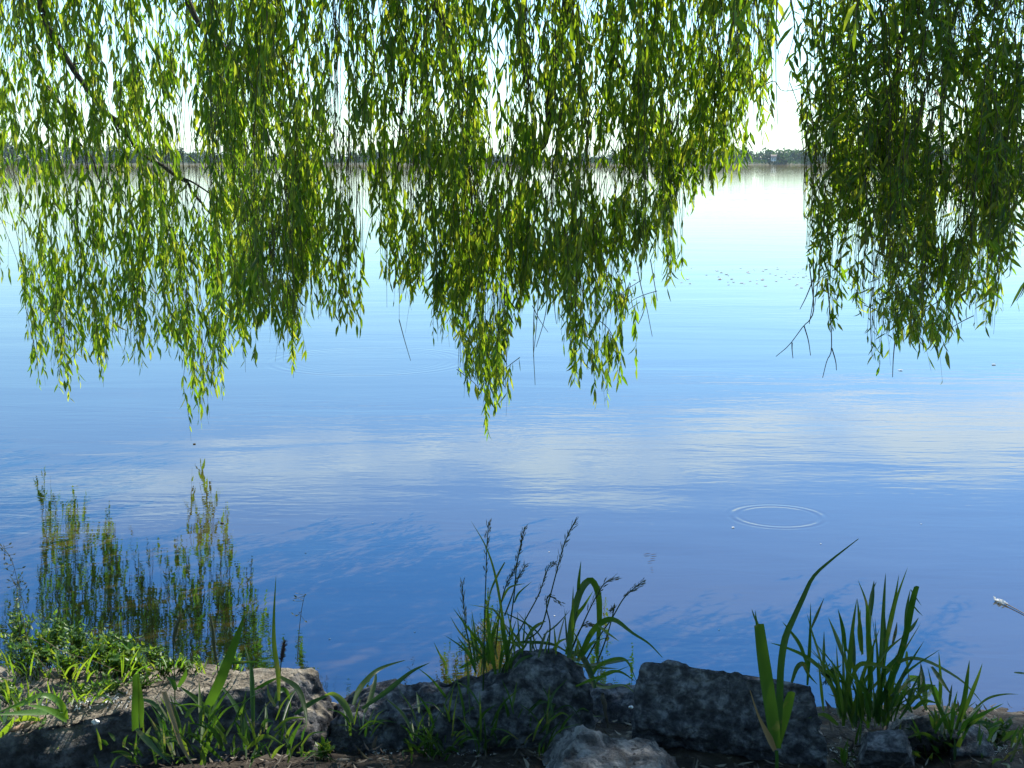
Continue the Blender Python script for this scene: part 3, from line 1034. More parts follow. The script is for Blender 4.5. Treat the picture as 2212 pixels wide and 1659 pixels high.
# leafless twigs below the curtains
bare = [([(862, 690), (874, 735), (887, 779)], 4.1), ([(1100, 690), (1095, 760), (1091, 840)], 4.1), ([(1155, 640), (1152, 740), (1156, 832)], 4.1),
        ([(1165, 600), (1160, 690), (1152, 770)], 4.15), ([(1185, 600), (1178, 680), (1158, 750)], 4.1), ([(1202, 600), (1198, 660), (1202, 700)], 4.1),
        ([(1150, 660), (1165, 690), (1184, 718)], 4.1), ([(1335, 640), (1348, 600), (1352, 660), (1336, 730)], 4.1), ([(1370, 540), (1385, 620), (1396, 660), (1409, 727)], 4.1),
        ([(1396, 655), (1388, 680), (1379, 700)], 4.1), ([(1405, 560), (1415, 620), (1420, 650)], 4.1), ([(1748, 570), (1758, 660), (1750, 690), (1735, 705), (1705, 745), (1676, 770)], 3.4),
        ([(1757, 560), (1757, 640), (1748, 700)], 3.4), ([(1737, 704), (1746, 735), (1751, 768)], 3.4), ([(1711, 740), (1711, 755), (1713, 774)], 3.4),
        ([(1758, 600), (1742, 640), (1728, 668)], 3.4), ([(1775, 480), (1770, 580), (1760, 660)], 3.4), ([(1786, 600), (1794, 690), (1796, 755), (1786, 780), (1777, 816)], 3.4),
        ([(1797, 752), (1805, 780), (1807, 800)], 3.4), ([(1885, 620), (1880, 680), (1884, 770)], 3.4), ([(1935, 720), (1930, 770), (1928, 815)], 3.4),
        ([(2000, 600), (2030, 660), (2054, 700)], 3.4), ([(2030, 640), (2060, 680), (2070, 712)], 3.4), ([(1640, 190), (1672, 175), (1690, 196), (1730, 190), (1745, 170)], 3.6),
        ([(1645, 160), (1665, 220), (1675, 270)], 3.8), ([(1678, 0), (1676, 150), (1680, 270)], 3.4)]
for pts, d in bare:
    path = catmull([at(x, y, d=d) for x, y in pts], 14)
    g = Geo()
    add_tube(g, path, np.linspace(.0026, .0013, 14), 4)
    g.build('bare_twig', M_TWIG, willow)

# the crown overhead (outside the frame): it shades the bank between the camera and the water
f = Foliage()
for k in range(660):
    tx = rng.uniform(-0.25, 1.7)
    ty = rng.uniform(2.5, 4.1)
    if k % 5 == 0:
        tx, ty = rng.uniform(-1.1, -.2), rng.uniform(2.5, 3.1)
    t = rng.uniform(4.2, 7.0)
    p = np.array([tx, ty, 0.3]) + np.array(SUN) * t
    ln = rng.uniform(0.4, 0.9)
    f.strand(strand_path(p - [0, 0, ln * .5], ln, (rng.normal(0, .08), rng.normal(0, .08), 0), 7, .02), 0.03, 0.08, 0.13, (0.16, 0.24), 0.003, (15, 70), 0)
for k in range(1500):
    p = np.array([rng.uniform(-5, 5.5), rng.uniform(-6.5, 3.0), rng.uniform(3.4, 6.4)])
    if p[1] < -2.5:
        p[2] = rng.uniform(1.2, 6.0)
    if p[1] > 1.5 and (np.array([0, 0, 0.3]) + np.array(SUN) * 5)[2] < 0:
        continue
    ln = rng.uniform(0.5, 1.3)
    f.strand(strand_path(p - [0, 0, ln * .5], ln, (rng.normal(0, .1), rng.normal(0, .1), 0), 7, .02), 0.05, 0.12, 0.2, (0.2, 0.3), 0.003, (15, 75), 0)
f.build(willow, 'crown', M_WILLOW, holes=False)

# ------------------------------------------------------------------ grasses
BLADE_D = [2.28]


def zl(x, y):
    return (x * 0.35, 1106 + y * 0.35)          # left third of the photograph's lower part


def zm(x, y):
    return (719 + x * 0.35, 1106 + y * 0.35)    # middle third


def zr(x, y):
    return (1438 + x * 0.35, 1106 + y * 0.35)   # right third


def path_px(conv, pts, d, lean=0.0):
    out = []
    n = len(pts)
    for i, p in enumerate(pts):
        x, y = conv(*p)
        out.append(at(x, y, d=d + lean * i / max(1, n - 1)))
    return out


def tuft(label, base, blades, conv, d, wscale=1.0, mat=None, rand=None, stalks=(), name='grass_tuft', group=None):
    x, y = conv(*base)
    free = d is not None
    d = d if free else ground_d(x, y)
    b = at(x, y, d=d)
    r = empty(name, b)
    tag(r, label, 'grass', group)
    g = Geo()
    for bl in blades:
        w, pts = bl[0], bl[1]
        prof = bl[2] if len(bl) > 2 else None
        dd = d + rng.uniform(-.05, .05)
        add_blade(g, path_px(conv, pts, dd, rng.uniform(-.12, .12)), w * wscale, rng.uniform(-.7, .7) if len(bl) < 4 else bl[3], 22, prof=prof)
    if rand:
        for (cnt, bx0, bx1, by0, by1, lmin, lmax, fan, w) in rand:
            for k in range(cnt):
                sx, sy = rng.uniform(bx0, bx1), rng.uniform(by0, by1)
                u = (sx - (bx0 + bx1) / 2) / max(1, (bx1 - bx0) / 2)
                ang = R(rng.normal(u * fan * 0.6, fan * 0.55))
                ln = rng.uniform(lmin, lmax)
                p1 = (sx + math.sin(ang) * ln * .5, sy - math.cos(ang) * ln * .5)
                ang2 = ang * rng.uniform(1.2, 2.3)
                p2 = (p1[0] + math.sin(ang2) * ln * .5, p1[1] - math.cos(ang2) * ln * .5)
                add_blade(g, path_px(conv, [(sx, sy), p1, p2], (d if free else min(ground_d(*conv(sx, sy)), 2.2)) + rng.uniform(-.04, .04), rng.uniform(-.12, .12)), w * rng.uniform(.6, 1.3), rng.uniform(-1, 1), 12)
    if g.n:
        g.build('leaf_blades', mat or M_GRASS, r)
    for (pts, s0, ln_, drop) in stalks:
        dd = d + rng.uniform(-.04, .04)
        path = catmull(path_px(conv, pts, dd, rng.uniform(-.06, .06)), 30)
        gs = Geo()
        add_tube(gs, path, np.linspace(.0023, .0011, 30), 4)
        st = gs.build('seed_stalk', M_GRASS, r)
        gh = Geo()
        n = 48
        q = s0 + (1 - s0) * np.linspace(0, 1, n) ** 0.9
        base_ = np.stack([np.interp(q, np.linspace(0, 1, 30), path[:, k]) for k in range(3)], 1)
        tan = norm(np.gradient(path, axis=0))
        tn = np.stack([np.interp(q, np.linspace(0, 1, 30), tan[:, k]) for k in range(3)], 1)
        side = rng.normal(size=(n, 3)) * np.array([1, .6, .6])
        side = norm(side - tn * (side * tn).sum(1, keepdims=True))
        sp = np.radians(rng.uniform(8, 28, n))[:, None]
        D = tn * np.cos(sp) + side * np.sin(sp) + np.array([0, 0, -drop])
        add_leaves(gh, base_ + side * 0.002 * rng.uniform(0, 2.4, (n, 1)), D, rng.normal(size=(n, 3)), rng.uniform(.6, 1.2, n) * ln_, rng.uniform(.0018, .0032, n), 0.05, .4)
        h = gh.build('seed_head', M_SEED, st, False)
    return r


def fixparent(o):
    return o


# centre tuft on the humped rock, with seed heads
tuft('tall grass tuft with many seed heads standing on the humped rock', (1010, 990), [
    (.012, [(1005, 1000), (985, 880), (960, 700), (958, 540)]),
    (.009, [(1080, 930), (1060, 760), (1010, 440), (950, 230), (850, 50)]),
    (.014, [(1080, 930), (1070, 830), (1045, 700), (1035, 640)]),
    (.009, [(1000, 960), (930, 830), (830, 710), (738, 588)]),
    (.008, [(980, 940), (860, 830), (780, 740), (722, 640)]),
    (.006, [(1110, 800), (1060, 700), (1000, 610), (950, 590), (830, 570)]),
    (.005, [(1310, 810), (1240, 720), (1100, 640), (950, 590)]),
    (.009, [(1060, 990), (1100, 920), (1190, 820), (1195, 760)]),
    (.010, [(1110, 815), (1190, 805), (1340, 815), (1420, 850), (1460, 885)]),
    (.010, [(1190, 790), (1240, 720), (1290, 685), (1318, 675)]),
    (.007, [(990, 770), (1090, 800), (1180, 855)]),
    (.008, [(1180, 850), (1120, 760), (1060, 690)]),
    (.007, [(700, 1000), (690, 930), (655, 870), (622, 800)]),
    (.009, [(790, 1250), (700, 1140), (610, 1030), (515, 955)]),
    (.007, [(828, 1160), (838, 1050), (830, 930), (810, 860)]),
    (.006, [(1120, 560), (1150, 500), (1230, 428)]),
    (.006, [(1300, 760), (1380, 700), (1470, 600)]),
    (.010, [(1270, 900), (1300, 790), (1330, 720)]),
    (.008, [(1040, 560), (1090, 470), (1190, 440)]),
    (.007, [(1060, 310), (1010, 400), (970, 500), (960, 600)]),
    (.012, [(960, 870), (880, 910), (800, 955), (770, 965)]),
    (.009, [(930, 910), (880, 800), (850, 730), (830, 690)]),
    (.009, [(1120, 960), (1160, 915), (1210, 890), (1260, 890)]),
], zm, 2.27, 1.0, None,
    [(26, 860, 1120, 900, 1010, 120, 380, 26, .007), (14, 1120, 1400, 860, 900, 90, 300, 26, .006)],
    [([(922, 1190), (930, 1000), (934, 800), (938, 600), (945, 400), (950, 220), (962, 60)], .66, .017, 0),
     ([(1085, 900), (1095, 700), (1120, 500), (1135, 330), (1160, 210), (1182, 95)], .62, .016, 0),
     ([(1000, 880), (1030, 620), (1060, 480), (1100, 390), (1140, 310)], .5, .015, .1),
     ([(1040, 990), (1110, 820), (1190, 660), (1270, 510), (1330, 345), (1372, 312)], .56, .015, .15),
     ([(1180, 800), (1280, 720), (1330, 560), (1375, 390), (1415, 240), (1455, 130), (1494, 58)], .50, .019, 0),
     ([(860, 900), (830, 760), (812, 620), (798, 430)], .45, .017, 0),
     ([(1060, 640), (1105, 520), (1130, 440), (1188, 325)], .6, .012, .1),
     ])
tuft('arching grass with one broad looped blade on the right end of the humped rock', (1470, 900), [
    (.020, [(1455, 900), (1468, 720), (1505, 540), (1550, 445), (1600, 422), (1640, 500), (1648, 650), (1638, 800), (1630, 920)], [.6, 1, 1, 1, .9, .9, .8, .5, .2], .35),
    (.012, [(1440, 880), (1490, 670), (1550, 580), (1608, 485)]),
    (.017, [(1510, 920), (1590, 750), (1670, 672), (1745, 665), (1850, 745), (1950, 810), (2035, 898)], [.6, 1, 1, .8, .45, .3, .1], .4),
    (.008, [(1460, 880), (1445, 760), (1430, 590)]),
    (.008, [(1482, 800), (1480, 620), (1484, 455)]),
    (.009, [(1512, 540), (1518, 420), (1532, 298)]),
    (.018, [(1615, 1090), (1580, 980), (1530, 890), (1420, 850)], [.6, 1, .9, .2], .3),
    (.011, [(1600, 1010), (1645, 945), (1750, 905), (1820, 925), (1880, 1060)]),
    (.010, [(1540, 950), (1640, 940), (1750, 925), (1865, 908)]),
    (.010, [(1500, 935), (1600, 960), (1765, 966)]),
    (.010, [(1610, 1060), (1680, 1000), (1770, 985), (1875, 1050)]),
    (.009, [(1500, 1075), (1600, 1030), (1700, 1000), (1835, 948)]),
    (.009, [(1580, 1050), (1680, 1085), (1790, 1070), (1870, 1120)]),
    (.008, [(1640, 700), (1690, 740), (1770, 800)]),
    (.009, [(1480, 890), (1560, 830), (1600, 800)]),
], zm, 2.22, 1.0, None, [(8, 1440, 1560, 880, 930, 80, 220, 30, .007)],
    [([(1470, 860), (1530, 720), (1600, 570), (1670, 450), (1745, 405)], .42, .016, .1),
     ([(1560, 920), (1650, 760), (1720, 660), (1790, 540), (1850, 480), (1918, 425)], .62, .016, .1),
     ([(1480, 830), (1530, 720), (1570, 690), (1600, 695)], .4, .014, .25),
     ([(1620, 960), (1690, 770), (1735, 600), (1720, 610)], .6, .012, .1),
     ([(1330, 870), (1340, 700), (1320, 600), (1330, 520), (1410, 562)], .55, .012, .1)])

tuft('small grass tuft between the flat slab and the humped rock', (170, 1230), [
    (.015, [(125, 1190), (165, 1090), (250, 995), (330, 950), (445, 915)], [.5, 1, .8, .5, .1]),
    (.014, [(195, 1240), (235, 1140), (262, 1040), (266, 985)]),
    (.013, [(180, 1215), (330, 1110), (480, 990), (602, 928)]),
    (.016, [(105, 1270), (70, 1200), (30, 1145), (-40, 1120)]),
    (.009, [(110, 1380), (108, 1330), (112, 1290)]),
    (.008, [(210, 1330), (235, 1270), (260, 1200)]),
    (.007, [(220, 1320), (300, 1290), (400, 1300)]),
], zm, 2.16, 1.0, None, [(12, 80, 260, 1300, 1400, 60, 200, 50, .006)])

tuft('dim grass growing low in front of the humped rock', (740, 1400), [
    (.010, [(760, 1330), (640, 1230), (560, 1240), (510, 1265)]),
    (.010, [(840, 1330), (740, 1260), (660, 1250)]),
    (.010, [(730, 1290), (800, 1220), (875, 1110)]),
    (.009, [(620, 1420), (600, 1340), (530, 1240)]),
    (.010, [(615, 1420), (610, 1360), (620, 1290)]),
    (.012, [(1170, 1510), (1190, 1450), (1225, 1390)]),
    (.010, [(1400, 1130), (1420, 1070), (1455, 1000)]),
    (.008, [(1225, 1240), (1250, 1180), (1270, 1120)]),
    (.010, [(1130, 1110), (1200, 1050), (1300, 980)]),
    (.009, [(730, 1280), (760, 1200), (780, 1160)]),
    (.009, [(1000, 1210), (900, 1190), (800, 1170)]),
], zm, None, 1.0, None, [(90, 480, 1500, 1200, 1540, 80, 330, 60, .007), (40, 480, 800, 1380, 1560, 50, 150, 65, .008)])

# foreground reed in front of the square block
torn = [.7, .95, 1, 1, 1, .9, .75]
tuft('broad reed with a torn top in front of the square block', (685, 1480), [
    (.031, [(682, 1460), (655, 1280), (625, 1080), (598, 900), (572, 690)], torn, .25),
    (.006, [(592, 800), (570, 700), (545, 640), (530, 596)]),
    (.006, [(575, 760), (560, 680), (553, 605)]),
    (.017, [(688, 1450), (700, 1200), (708, 960), (735, 780), (790, 650), (850, 520), (908, 402), (1010, 305), (1190, 165)],
     [.8, 1, 1, 1, .8, .7, .5, .35, .1], .25),
    (.026, [(690, 1440), (725, 1280), (750, 1190), (775, 1105)], [.6, 1, 1, .7], .3),
    (.022, [(676, 1450), (668, 1300), (650, 1180), (640, 1120)], [.6, 1, .9, .2], .5),
    (.008, [(684, 1600), (686, 1540), (684, 1470)], [1, 1, 1], .1),
], zr, 1.97, 1.0, name='reed')
dr = tuft('thin dry brown blade hanging beside the broad reed', (670, 1470), [
    (.016, [(672, 1470), (640, 1400), (600, 1320), (565, 1240), (520, 1100)], [.6, 1, .6, .3, .1], .3)], zr, 1.95, 1.0, M_DRY)

tuft('tall upright reed clump on the shore right of the square block', (1200, 1320), [
    (.016, [(1250, 1335), (1262, 1100), (1265, 900), (1250, 700), (1240, 560), (1185, 415)]),
    (.017, [(1258, 1000), (1255, 800), (1262, 640), (1275, 500), (1302, 428)]),
    (.012, [(1265, 640), (1275, 500), (1286, 422)]),
    (.012, [(1320, 1000), (1338, 760), (1350, 520), (1358, 372)]),
    (.011, [(1330, 950), (1378, 700), (1415, 530), (1440, 383)]),
    (.013, [(1340, 930), (1390, 700), (1430, 530), (1495, 337)]),
    (.019, [(1290, 1260), (1420, 950), (1478, 760), (1520, 550), (1548, 455)], [.6, 1, .9, .9, .7], .4),
    (.010, [(1478, 780), (1490, 600), (1510, 475)]),
    (.004, [(1512, 478), (1545, 530), (1580, 580)]), (.004, [(1525, 570), (1555, 610), (1588, 642)]),
    (.015, [(1095, 1320), (1128, 980), (1152, 720), (1180, 530)]),
    (.013, [(1212, 880), (1195, 700), (1182, 530)]),
    (.013, [(1115, 930), (1060, 780), (1003, 648)]),
    (.011, [(1112, 860), (1090, 710), (1063, 598)]),
    (.010, [(1205, 860), (1195, 720), (1204, 598)]),
    (.010, [(1165, 1000), (1165, 860), (1163, 742)]),
    (.010, [(875, 1070), (890, 820), (895, 555)]), (.008, [(898, 720), (940, 620), (978, 530)]),
    (.010, [(970, 1000), (974, 860), (977, 732)]), (.007, [(985, 1010), (940, 850), (900, 725), (870, 620)]),
    (.011, [(880, 970), (830, 830), (770, 740), (718, 676)]),
    (.013, [(1100, 1055), (960, 960), (860, 885), (730, 830), (640, 806)]),
    (.013, [(778, 1050), (810, 960), (850, 938), (880, 1000), (940, 1070)]),
    (.013, [(1180, 1200), (1340, 1020), (1430, 938), (1520, 906), (1640, 935), (1800, 1025), (1890, 1105), (1995, 1232)]),
    (.014, [(1640, 955), (1700, 1045), (1770, 1140)]),
    (.013, [(1120, 1110), (1180, 955), (1260, 935), (1370, 962), (1405, 985)]),
    (.012, [(1265, 1000), (1370, 855), (1480, 758)]), (.010, [(1480, 758), (1525, 705), (1562, 650)]),
    (.012, [(1390, 1140), (1490, 1060), (1500, 990)]),
    (.009, [(1345, 850), (1350, 720), (1348, 592)]), (.009, [(1400, 820), (1420, 740), (1428, 676)]),
    (.010, [(1694, 1210), (1696, 1030), (1685, 858)]),
    (.008, [(1750, 1200), (1760, 1120), (1768, 1060)]),
    (.010, [(1490, 860), (1490, 920), (1500, 1000)]),
    (.012, [(1340, 1080), (1360, 980), (1440, 880), (1460, 760)]),
], zr, 2.24, 1.0, None, [(46, 1060, 1420, 1200, 1340, 200, 620, 17, .009), (34, 960, 1500, 1180, 1330, 120, 330, 40, .010), (16, 1460, 1640, 1080, 1240, 60, 200, 60, .011)],
    name='reed_clump')
tuft('pale bent grass leaves drooping behind the brownish rock', (1560, 1080), [
    (.020, [(1500, 1010), (1560, 1030), (1600, 1100), (1620, 1190)]), (.018, [(1480, 1040), (1550, 1050), (1560, 1140)]),
    (.020, [(1590, 1070), (1650, 1090), (1690, 1180), (1700, 1240)]), (.016, [(1500, 1030), (1470, 1080), (1460, 1160)]),
    (.016, [(1590, 1050), (1600, 1130), (1610, 1230)])], zr, 2.32, 1.0, M_WEED)
tuft('small bright grass fan on the brownish rock at the right', (1770, 1370), [
    (.014, [(1790, 1340), (1838, 1160), (1860, 1010), (1875, 912)]),
    (.013, [(1800, 1340), (1880, 1150), (1930, 1020), (1956, 932)]),
    (.011, [(1840, 1310), (1950, 1250), (2088, 1180)]),
    (.012, [(1760, 1380), (1710, 1260), (1660, 1140), (1615, 950)]),
    (.012, [(1830, 1330), (1900, 1240), (1960, 1170)]),
    (.006, [(1900, 1220), (1990, 1150), (2090, 1125), (2180, 1125)]),
    (.010, [(1880, 1310), (1960, 1300), (2050, 1330)]),
], zr, 2.16, 1.0, M_GRASS, [(34, 1660, 1840, 1330, 1420, 100, 260, 34, .010)])
tuft('low weedy grass in the bottom right corner', (2050, 1450), [
    (.012, [(2000, 1400), (1990, 1340), (2060, 1310), (2110, 1400)]), (.010, [(2060, 1350), (2120, 1370), (2212, 1400)]),
    (.014, [(1990, 1370), (2040, 1320), (2070, 1300), (1970, 1345)]), (.006, [(2150, 990), (2200, 995), (2260, 1000)]),
], zr, None, 1.0, M_GRASS, [(44, 1560, 2260, 1400, 1560, 60, 190, 60, .010)])
tuft('grass blades at the foot of the square block', (1380, 1500), [
    (.010, [(1400, 1500), (1380, 1440), (1330, 1420)]), (.007, [(850, 1580), (880, 1555), (900, 1540)])],
    zr, None, 1.0, M_GRASS, [(24, 1080, 1480, 1420, 1580, 60, 180, 55, .009)])

# left side
tuft('wide upright grass blades in front of the flat slab', (1420, 1380), [
    (.027, [(1285, 1190), (1350, 1050), (1410, 900), (1465, 760), (1505, 640)], [.9, 1, .9, .6, .1], .3),
    (.012, [(1720, 1165), (1716, 1000), (1692, 830), (1690, 640), (1704, 385)]),
    (.013, [(1562, 1360), (1556, 1120), (1545, 940), (1508, 815)]),
    (.018, [(1545, 1450), (1500, 1300), (1420, 1150), (1335, 1045)]),
    (.020, [(1380, 1360), (1290, 1250), (1200, 1150), (1100, 1070)]),
    (.016, [(1730, 1020), (1830, 1090), (1880, 1220), (1892, 1340)]),
    (.010, [(1570, 1095), (1660, 1045), (1742, 1012)]),
    (.013, [(1690, 1200), (1720, 1110), (1770, 1110), (1800, 1230)]),
    (.014, [(1085, 1100), (1060, 1050), (1020, 1010)]), (.012, [(1100, 1080), (1140, 1010), (1150, 960)]),
    (.012, [(1240, 1560), (1280, 1440), (1340, 1260)]),
    (.011, [(1240, 1450), (1250, 1320), (1230, 1150)]),
    (.008, [(1700, 1200), (1660, 1130), (1650, 1060)]), (.013, [(1820, 1250), (1930, 1175), (2050, 1120)]),
    (.017, [(2180, 1300), (2130, 1190), (2060, 1125), (2000, 1130)]),
    (.010, [(1390, 930), (1500, 925), (1620, 930)]),
], zl, 2.06, 1.0, None, [(70, 1000, 1800, 1240, 1540, 80, 330, 40, .009), (60, 600, 1900, 1380, 1580, 50, 200, 60, .008)])
tuft('tall cut grass leaf standing straight up before the flat slab', (840, 1330), [
    (.017, [(835, 1345), (832, 1230), (836, 1110), (838, 1000)], [1, 1, .95, .9], .1),
    (.014, [(875, 1330), (868, 1150), (850, 1005)]), (.016, [(840, 1340), (930, 1440), (1060, 1560)])], zl, 2.0)
tuft('brown tipped grass leaf leaning before the flat slab', (1130, 1480), [
    (.013, [(1200, 1580), (1120, 1440), (1070, 1290), (1010, 1110)], [.2, .7, .9, 1], .1)], zl, 1.98, 1.0, M_DRY)
tuft('sunlit arching grass blades on the left end of the slab', (380, 1270), [
    (.020, [(398, 1285), (378, 1200), (325, 1150), (255, 1135), (165, 1165), (0, 1235)], [1, 1, .9, .7, .5, .2], .5),
    (.017, [(410, 1290), (300, 1225), (160, 1190)]), (.018, [(385, 1230), (200, 1240), (-40, 1252)]),
    (.014, [(220, 1150), (150, 1180), (70, 1215)]), (.015, [(250, 1280), (150, 1270), (60, 1310)]),
    (.014, [(-20, 1400), (60, 1320), (90, 1260)]), (.012, [(240, 1340), (270, 1290), (285, 1250)]),
], zl, 2.08, 1.0, M_WEED, [(14, -60, 260, 1230, 1330, 60, 200, 65, .012)])
tuft('fine short grass growing through the weeds on the slab', (450, 1030), [], zl, 2.26, 1.0, M_WEED,
     [(70, 60, 820, 985, 1060, 50, 190, 40, .005), (40, 820, 1500, 960, 1010, 30, 90, 40, .004)])
tuft('fine grass on the front part of the slab behind its sunlit edge', (300, 1170), [], zl, 2.14, 1.0, M_WEED,
     [(50, 0, 640, 1130, 1200, 40, 130, 50, .005)])
tuft('bright green blades in the bottom left corner', (80, 1540), [
    (.018, [(-20, 1540), (120, 1545), (300, 1560)]), (.016, [(30, 1560), (10, 1520), (-40, 1490)]),
    (.020, [(190, 1480), (230, 1500), (285, 1520)]), (.018, [(180, 1530), (240, 1555), (300, 1580)])], zl, None, 1.0, M_WEED,
    [(12, -60, 340, 1520, 1600, 50, 150, 60, .010)])


def spike(conv, pts, h0, d, rad, mat, label, fuzz, cat='grass'):
    path = catmull(path_px(conv, pts, d), 30)
    r = empty('grass_stalk', path[0])
    tag(r, label, cat)
    g = Geo()
    add_tube(g, path, np.linspace(.002, .0012, 30), 4)
    g.build('stem', M_GRASS, r)
    g = Geo()
    k = int(30 * h0)
    hp = path[k:]
    n = len(hp)
    add_tube(g, catmull(hp, 14), rad * 0.55 * np.sin(np.linspace(.35, 2.9, 14)), 6)
    m = 240
    q = rng.uniform(0, n - 1, m)
    base = np.stack([np.interp(q, np.arange(n), hp[:, j]) for j in range(3)], 1)
    tn = norm(hp[-1] - hp[0])
    side = norm(rng.normal(size=(m, 3)))
    add_leaves(g, base, side + tn * 1.0, rng.normal(size=(m, 3)), fuzz, .0012, 0)
    g.build('seed_head', mat, r, False)


spike(zl, [(1722, 1450), (1725, 1260), (1727, 1080), (1735, 930), (1757, 800)], .74, 2.12, .009, M_DARKSEED, 'stalk with a dark bottlebrush head before the flat slab', .012)
spike(zl, [(1080, 1300), (1078, 1050), (1070, 880), (1080, 740), (1118, 630)], .55, 2.12, .010, M_SEED, 'foxtail stalk with a soft green head over the slab', .014)
spike(zl, [(1360, 1250), (1345, 980), (1325, 860), (1315, 740), (1300, 640)], .30, 2.14, .009, M_SEED, 'shorter foxtail stalk beside the wide upright blades', .013)


def podweed(conv, pts, d, label, pods=18, from_=0.4, r=.0013, mat=None, side=.02):
    path = catmull(path_px(conv, pts, d), 24)
    e = empty('dry_weed' if mat is M_DRY else 'pod_weed', path[0])
    tag(e, label, 'weed')
    g = Geo()
    add_tube(g, path, np.linspace(r, r * .5, 24), 4)
    g.build('stem', mat or M_TWIG, e)
    if pods:
        g = Geo()
        q = from_ + (1 - from_) * rng.random(pods)
        base = np.stack([np.interp(q, np.linspace(0, 1, 24), path[:, k]) for k in range(3)], 1)
        o = rng.normal(size=(pods, 3)) * np.array([1, .6, .5])
        for b, oo in zip(base, o):
            add_tube(g, np.array([b, b + norm(oo) * side]), .0006, 3)
        add_leaves(g, base + norm(o) * side, o + [0, 0, .3], rng.normal(size=(pods, 3)), .012, .005, 0.1)
        g.build('seed_pods', M_SEED, e, False)


podweed(zl, [(250, 1000), (175, 720), (140, 560), (108, 430), (70, 290), (5, 205)], 2.35, 'thin weed stem with seed pods at the left edge over the water', 34, .45)
podweed(zl, [(150, 960), (110, 640), (104, 500), (108, 430)], 2.35, 'short weed stem with pods at the left edge', 10, .3)
podweed(zl, [(1835, 925), (1846, 740), (1862, 600), (1882, 505)], 2.33, 'thin lone stem with small pods behind the end of the slab', 10, .55)
podweed(zl, [(250, 775), (400, 868), (560, 912), (700, 970), (810, 1005)], 2.25, 'pale dry stalk lying across the weeds', 0, mat=M_DRY)
podweed(zl, [(130, 620), (190, 830), (300, 980), (410, 1090)], 2.2, 'pale dry stalk bending down through the weeds at left', 4, .2, mat=M_DRY)
podweed(zl, [(620, 930), (640, 860), (655, 790)], 2.3, 'small dry twig among the weeds', 3, mat=M_DRY)


# broad-leaved weeds on the slab
def weed(x, y, d, n, size, hgt, spread, label, mat=None):
    b = at(x, y, z=.275) if mat is None and y < 1540 else on_bank(x, y)
    r = empty('weed_plant', b)
    tag(r, label, 'weed', 'leafy weeds growing on the slab')
    g, s = Geo(), Geo()
    size, hgt, n = size * .85, hgt * 1.1, int(n * 3.0)
    ns = max(3, n // 7)
    for k in range(ns):
        a = rng.uniform(0, 6.28)
        o = rng.uniform(.1, 1) * spread
        tip = b + np.array([math.cos(a) * o, math.sin(a) * o * .6, hgt * rng.uniform(.5, 1.1)])
        path = catmull([b + rng.normal(size=3) * [.015, .01, 0], b * .5 + tip * .5 + [0, 0, hgt * .15], tip], 8)
        add_tube(s, path, np.linspace(.0016, .0008, 8), 4)
        m = 7
        q = rng.uniform(2, 7, m)
        base = np.stack([np.interp(q, np.arange(8), path[:, j]) for j in range(3)], 1)
        D = rng.normal(size=(m, 3)) * [1, .8, .5] + [0, 0, .35]
        add_leaves(g, base, D, np.cross(D, [0, 0, 1.0]) + rng.normal(size=(m, 3)) * .35, rng.uniform(.6, 1.3, m) * size, rng.uniform(.35, .6, m) * size, -.15, .15)
    lf = g.build('leaves', mat or M_WEED, r, False)
    s.build('stem', M_GRASS, r)


for x, y, d, n, size, hgt, spread, label in [
    (262, 1462, 2.2, 60, .034, .07, .08, 'bright yellow green weed with the broadest leaves'),
    (205, 1452, 2.25, 50, .026, .08, .07, 'leafy weed left of the broadest-leaved one'),
    (150, 1470, 2.2, 60, .024, .09, .08, 'darker weed at the left of the weed patch'),
    (330, 1440, 2.28, 30, .022, .06, .05, 'small weed with upright young leaves near the water'),
    (120, 1430, 2.3, 60, .022, .12, .08, 'taller shaded weed at the left edge by the water'),
    (60, 1470, 2.2, 60, .022, .11, .09, 'shaded weed at the far left of the slab'),
    (240, 1500, 2.13, 50, .016, .04, .08, 'low creeping weed in front of the broadest-leaved one'),
    (310, 1490, 2.15, 40, .016, .035, .06, 'low creeping weed in the middle of the slab'),
    (395, 1455, 2.24, 34, .018, .045, .05, 'small weed tuft right of the weed patch'),
    (180, 1510, 2.1, 50, .015, .04, .08, 'low creeping weed near the left edge of the slab'),
    (55, 1425, 2.28, 60, .020, .13, .07, 'tall sprigs at the far left edge over the water'),
    (170, 1435, 2.28, 60, .022, .11, .08, 'leafy sprigs behind the shaded weeds at left'),
    (275, 1440, 2.28, 50, .026, .08, .07, 'sunlit sprigs just behind the broadest-leaved weed'),
    (500, 1446, 2.26, 14, .018, .04, .03, 'tiny sprig alone on the bare part of the slab'),
    (20, 1520, 2.1, 40, .022, .06, .08, 'weed beside the sunlit arching blades'),
    (95, 1445, 2.28, 60, .022, .10, .09, 'bushy weed between the shaded weeds at the left edge'),
    (300, 1468, 2.19, 50, .024, .06, .07, 'broad leafy weed at the right foot of the broadest-leaved one'),
    (355, 1462, 2.21, 40, .020, .05, .06, 'yellow green weed at the right end of the weed patch'),
    (230, 1430, 2.31, 50, .022, .09, .07, 'weed standing tallest at the back of the patch by the water'),
    (430, 1450, 2.25, 24, .016, .035, .06, 'sparse weed spreading on the bare slab'),
    (1285, 1650, 1.93, 10, .02, .03, .02, 'sprig on the front boulder'),
    (705, 1645, 1.95, 18, .03, .05, .03, 'seedling on the dark soil below the slab'),
]:
    weed(x, y, d, n, size, hgt, spread, label)
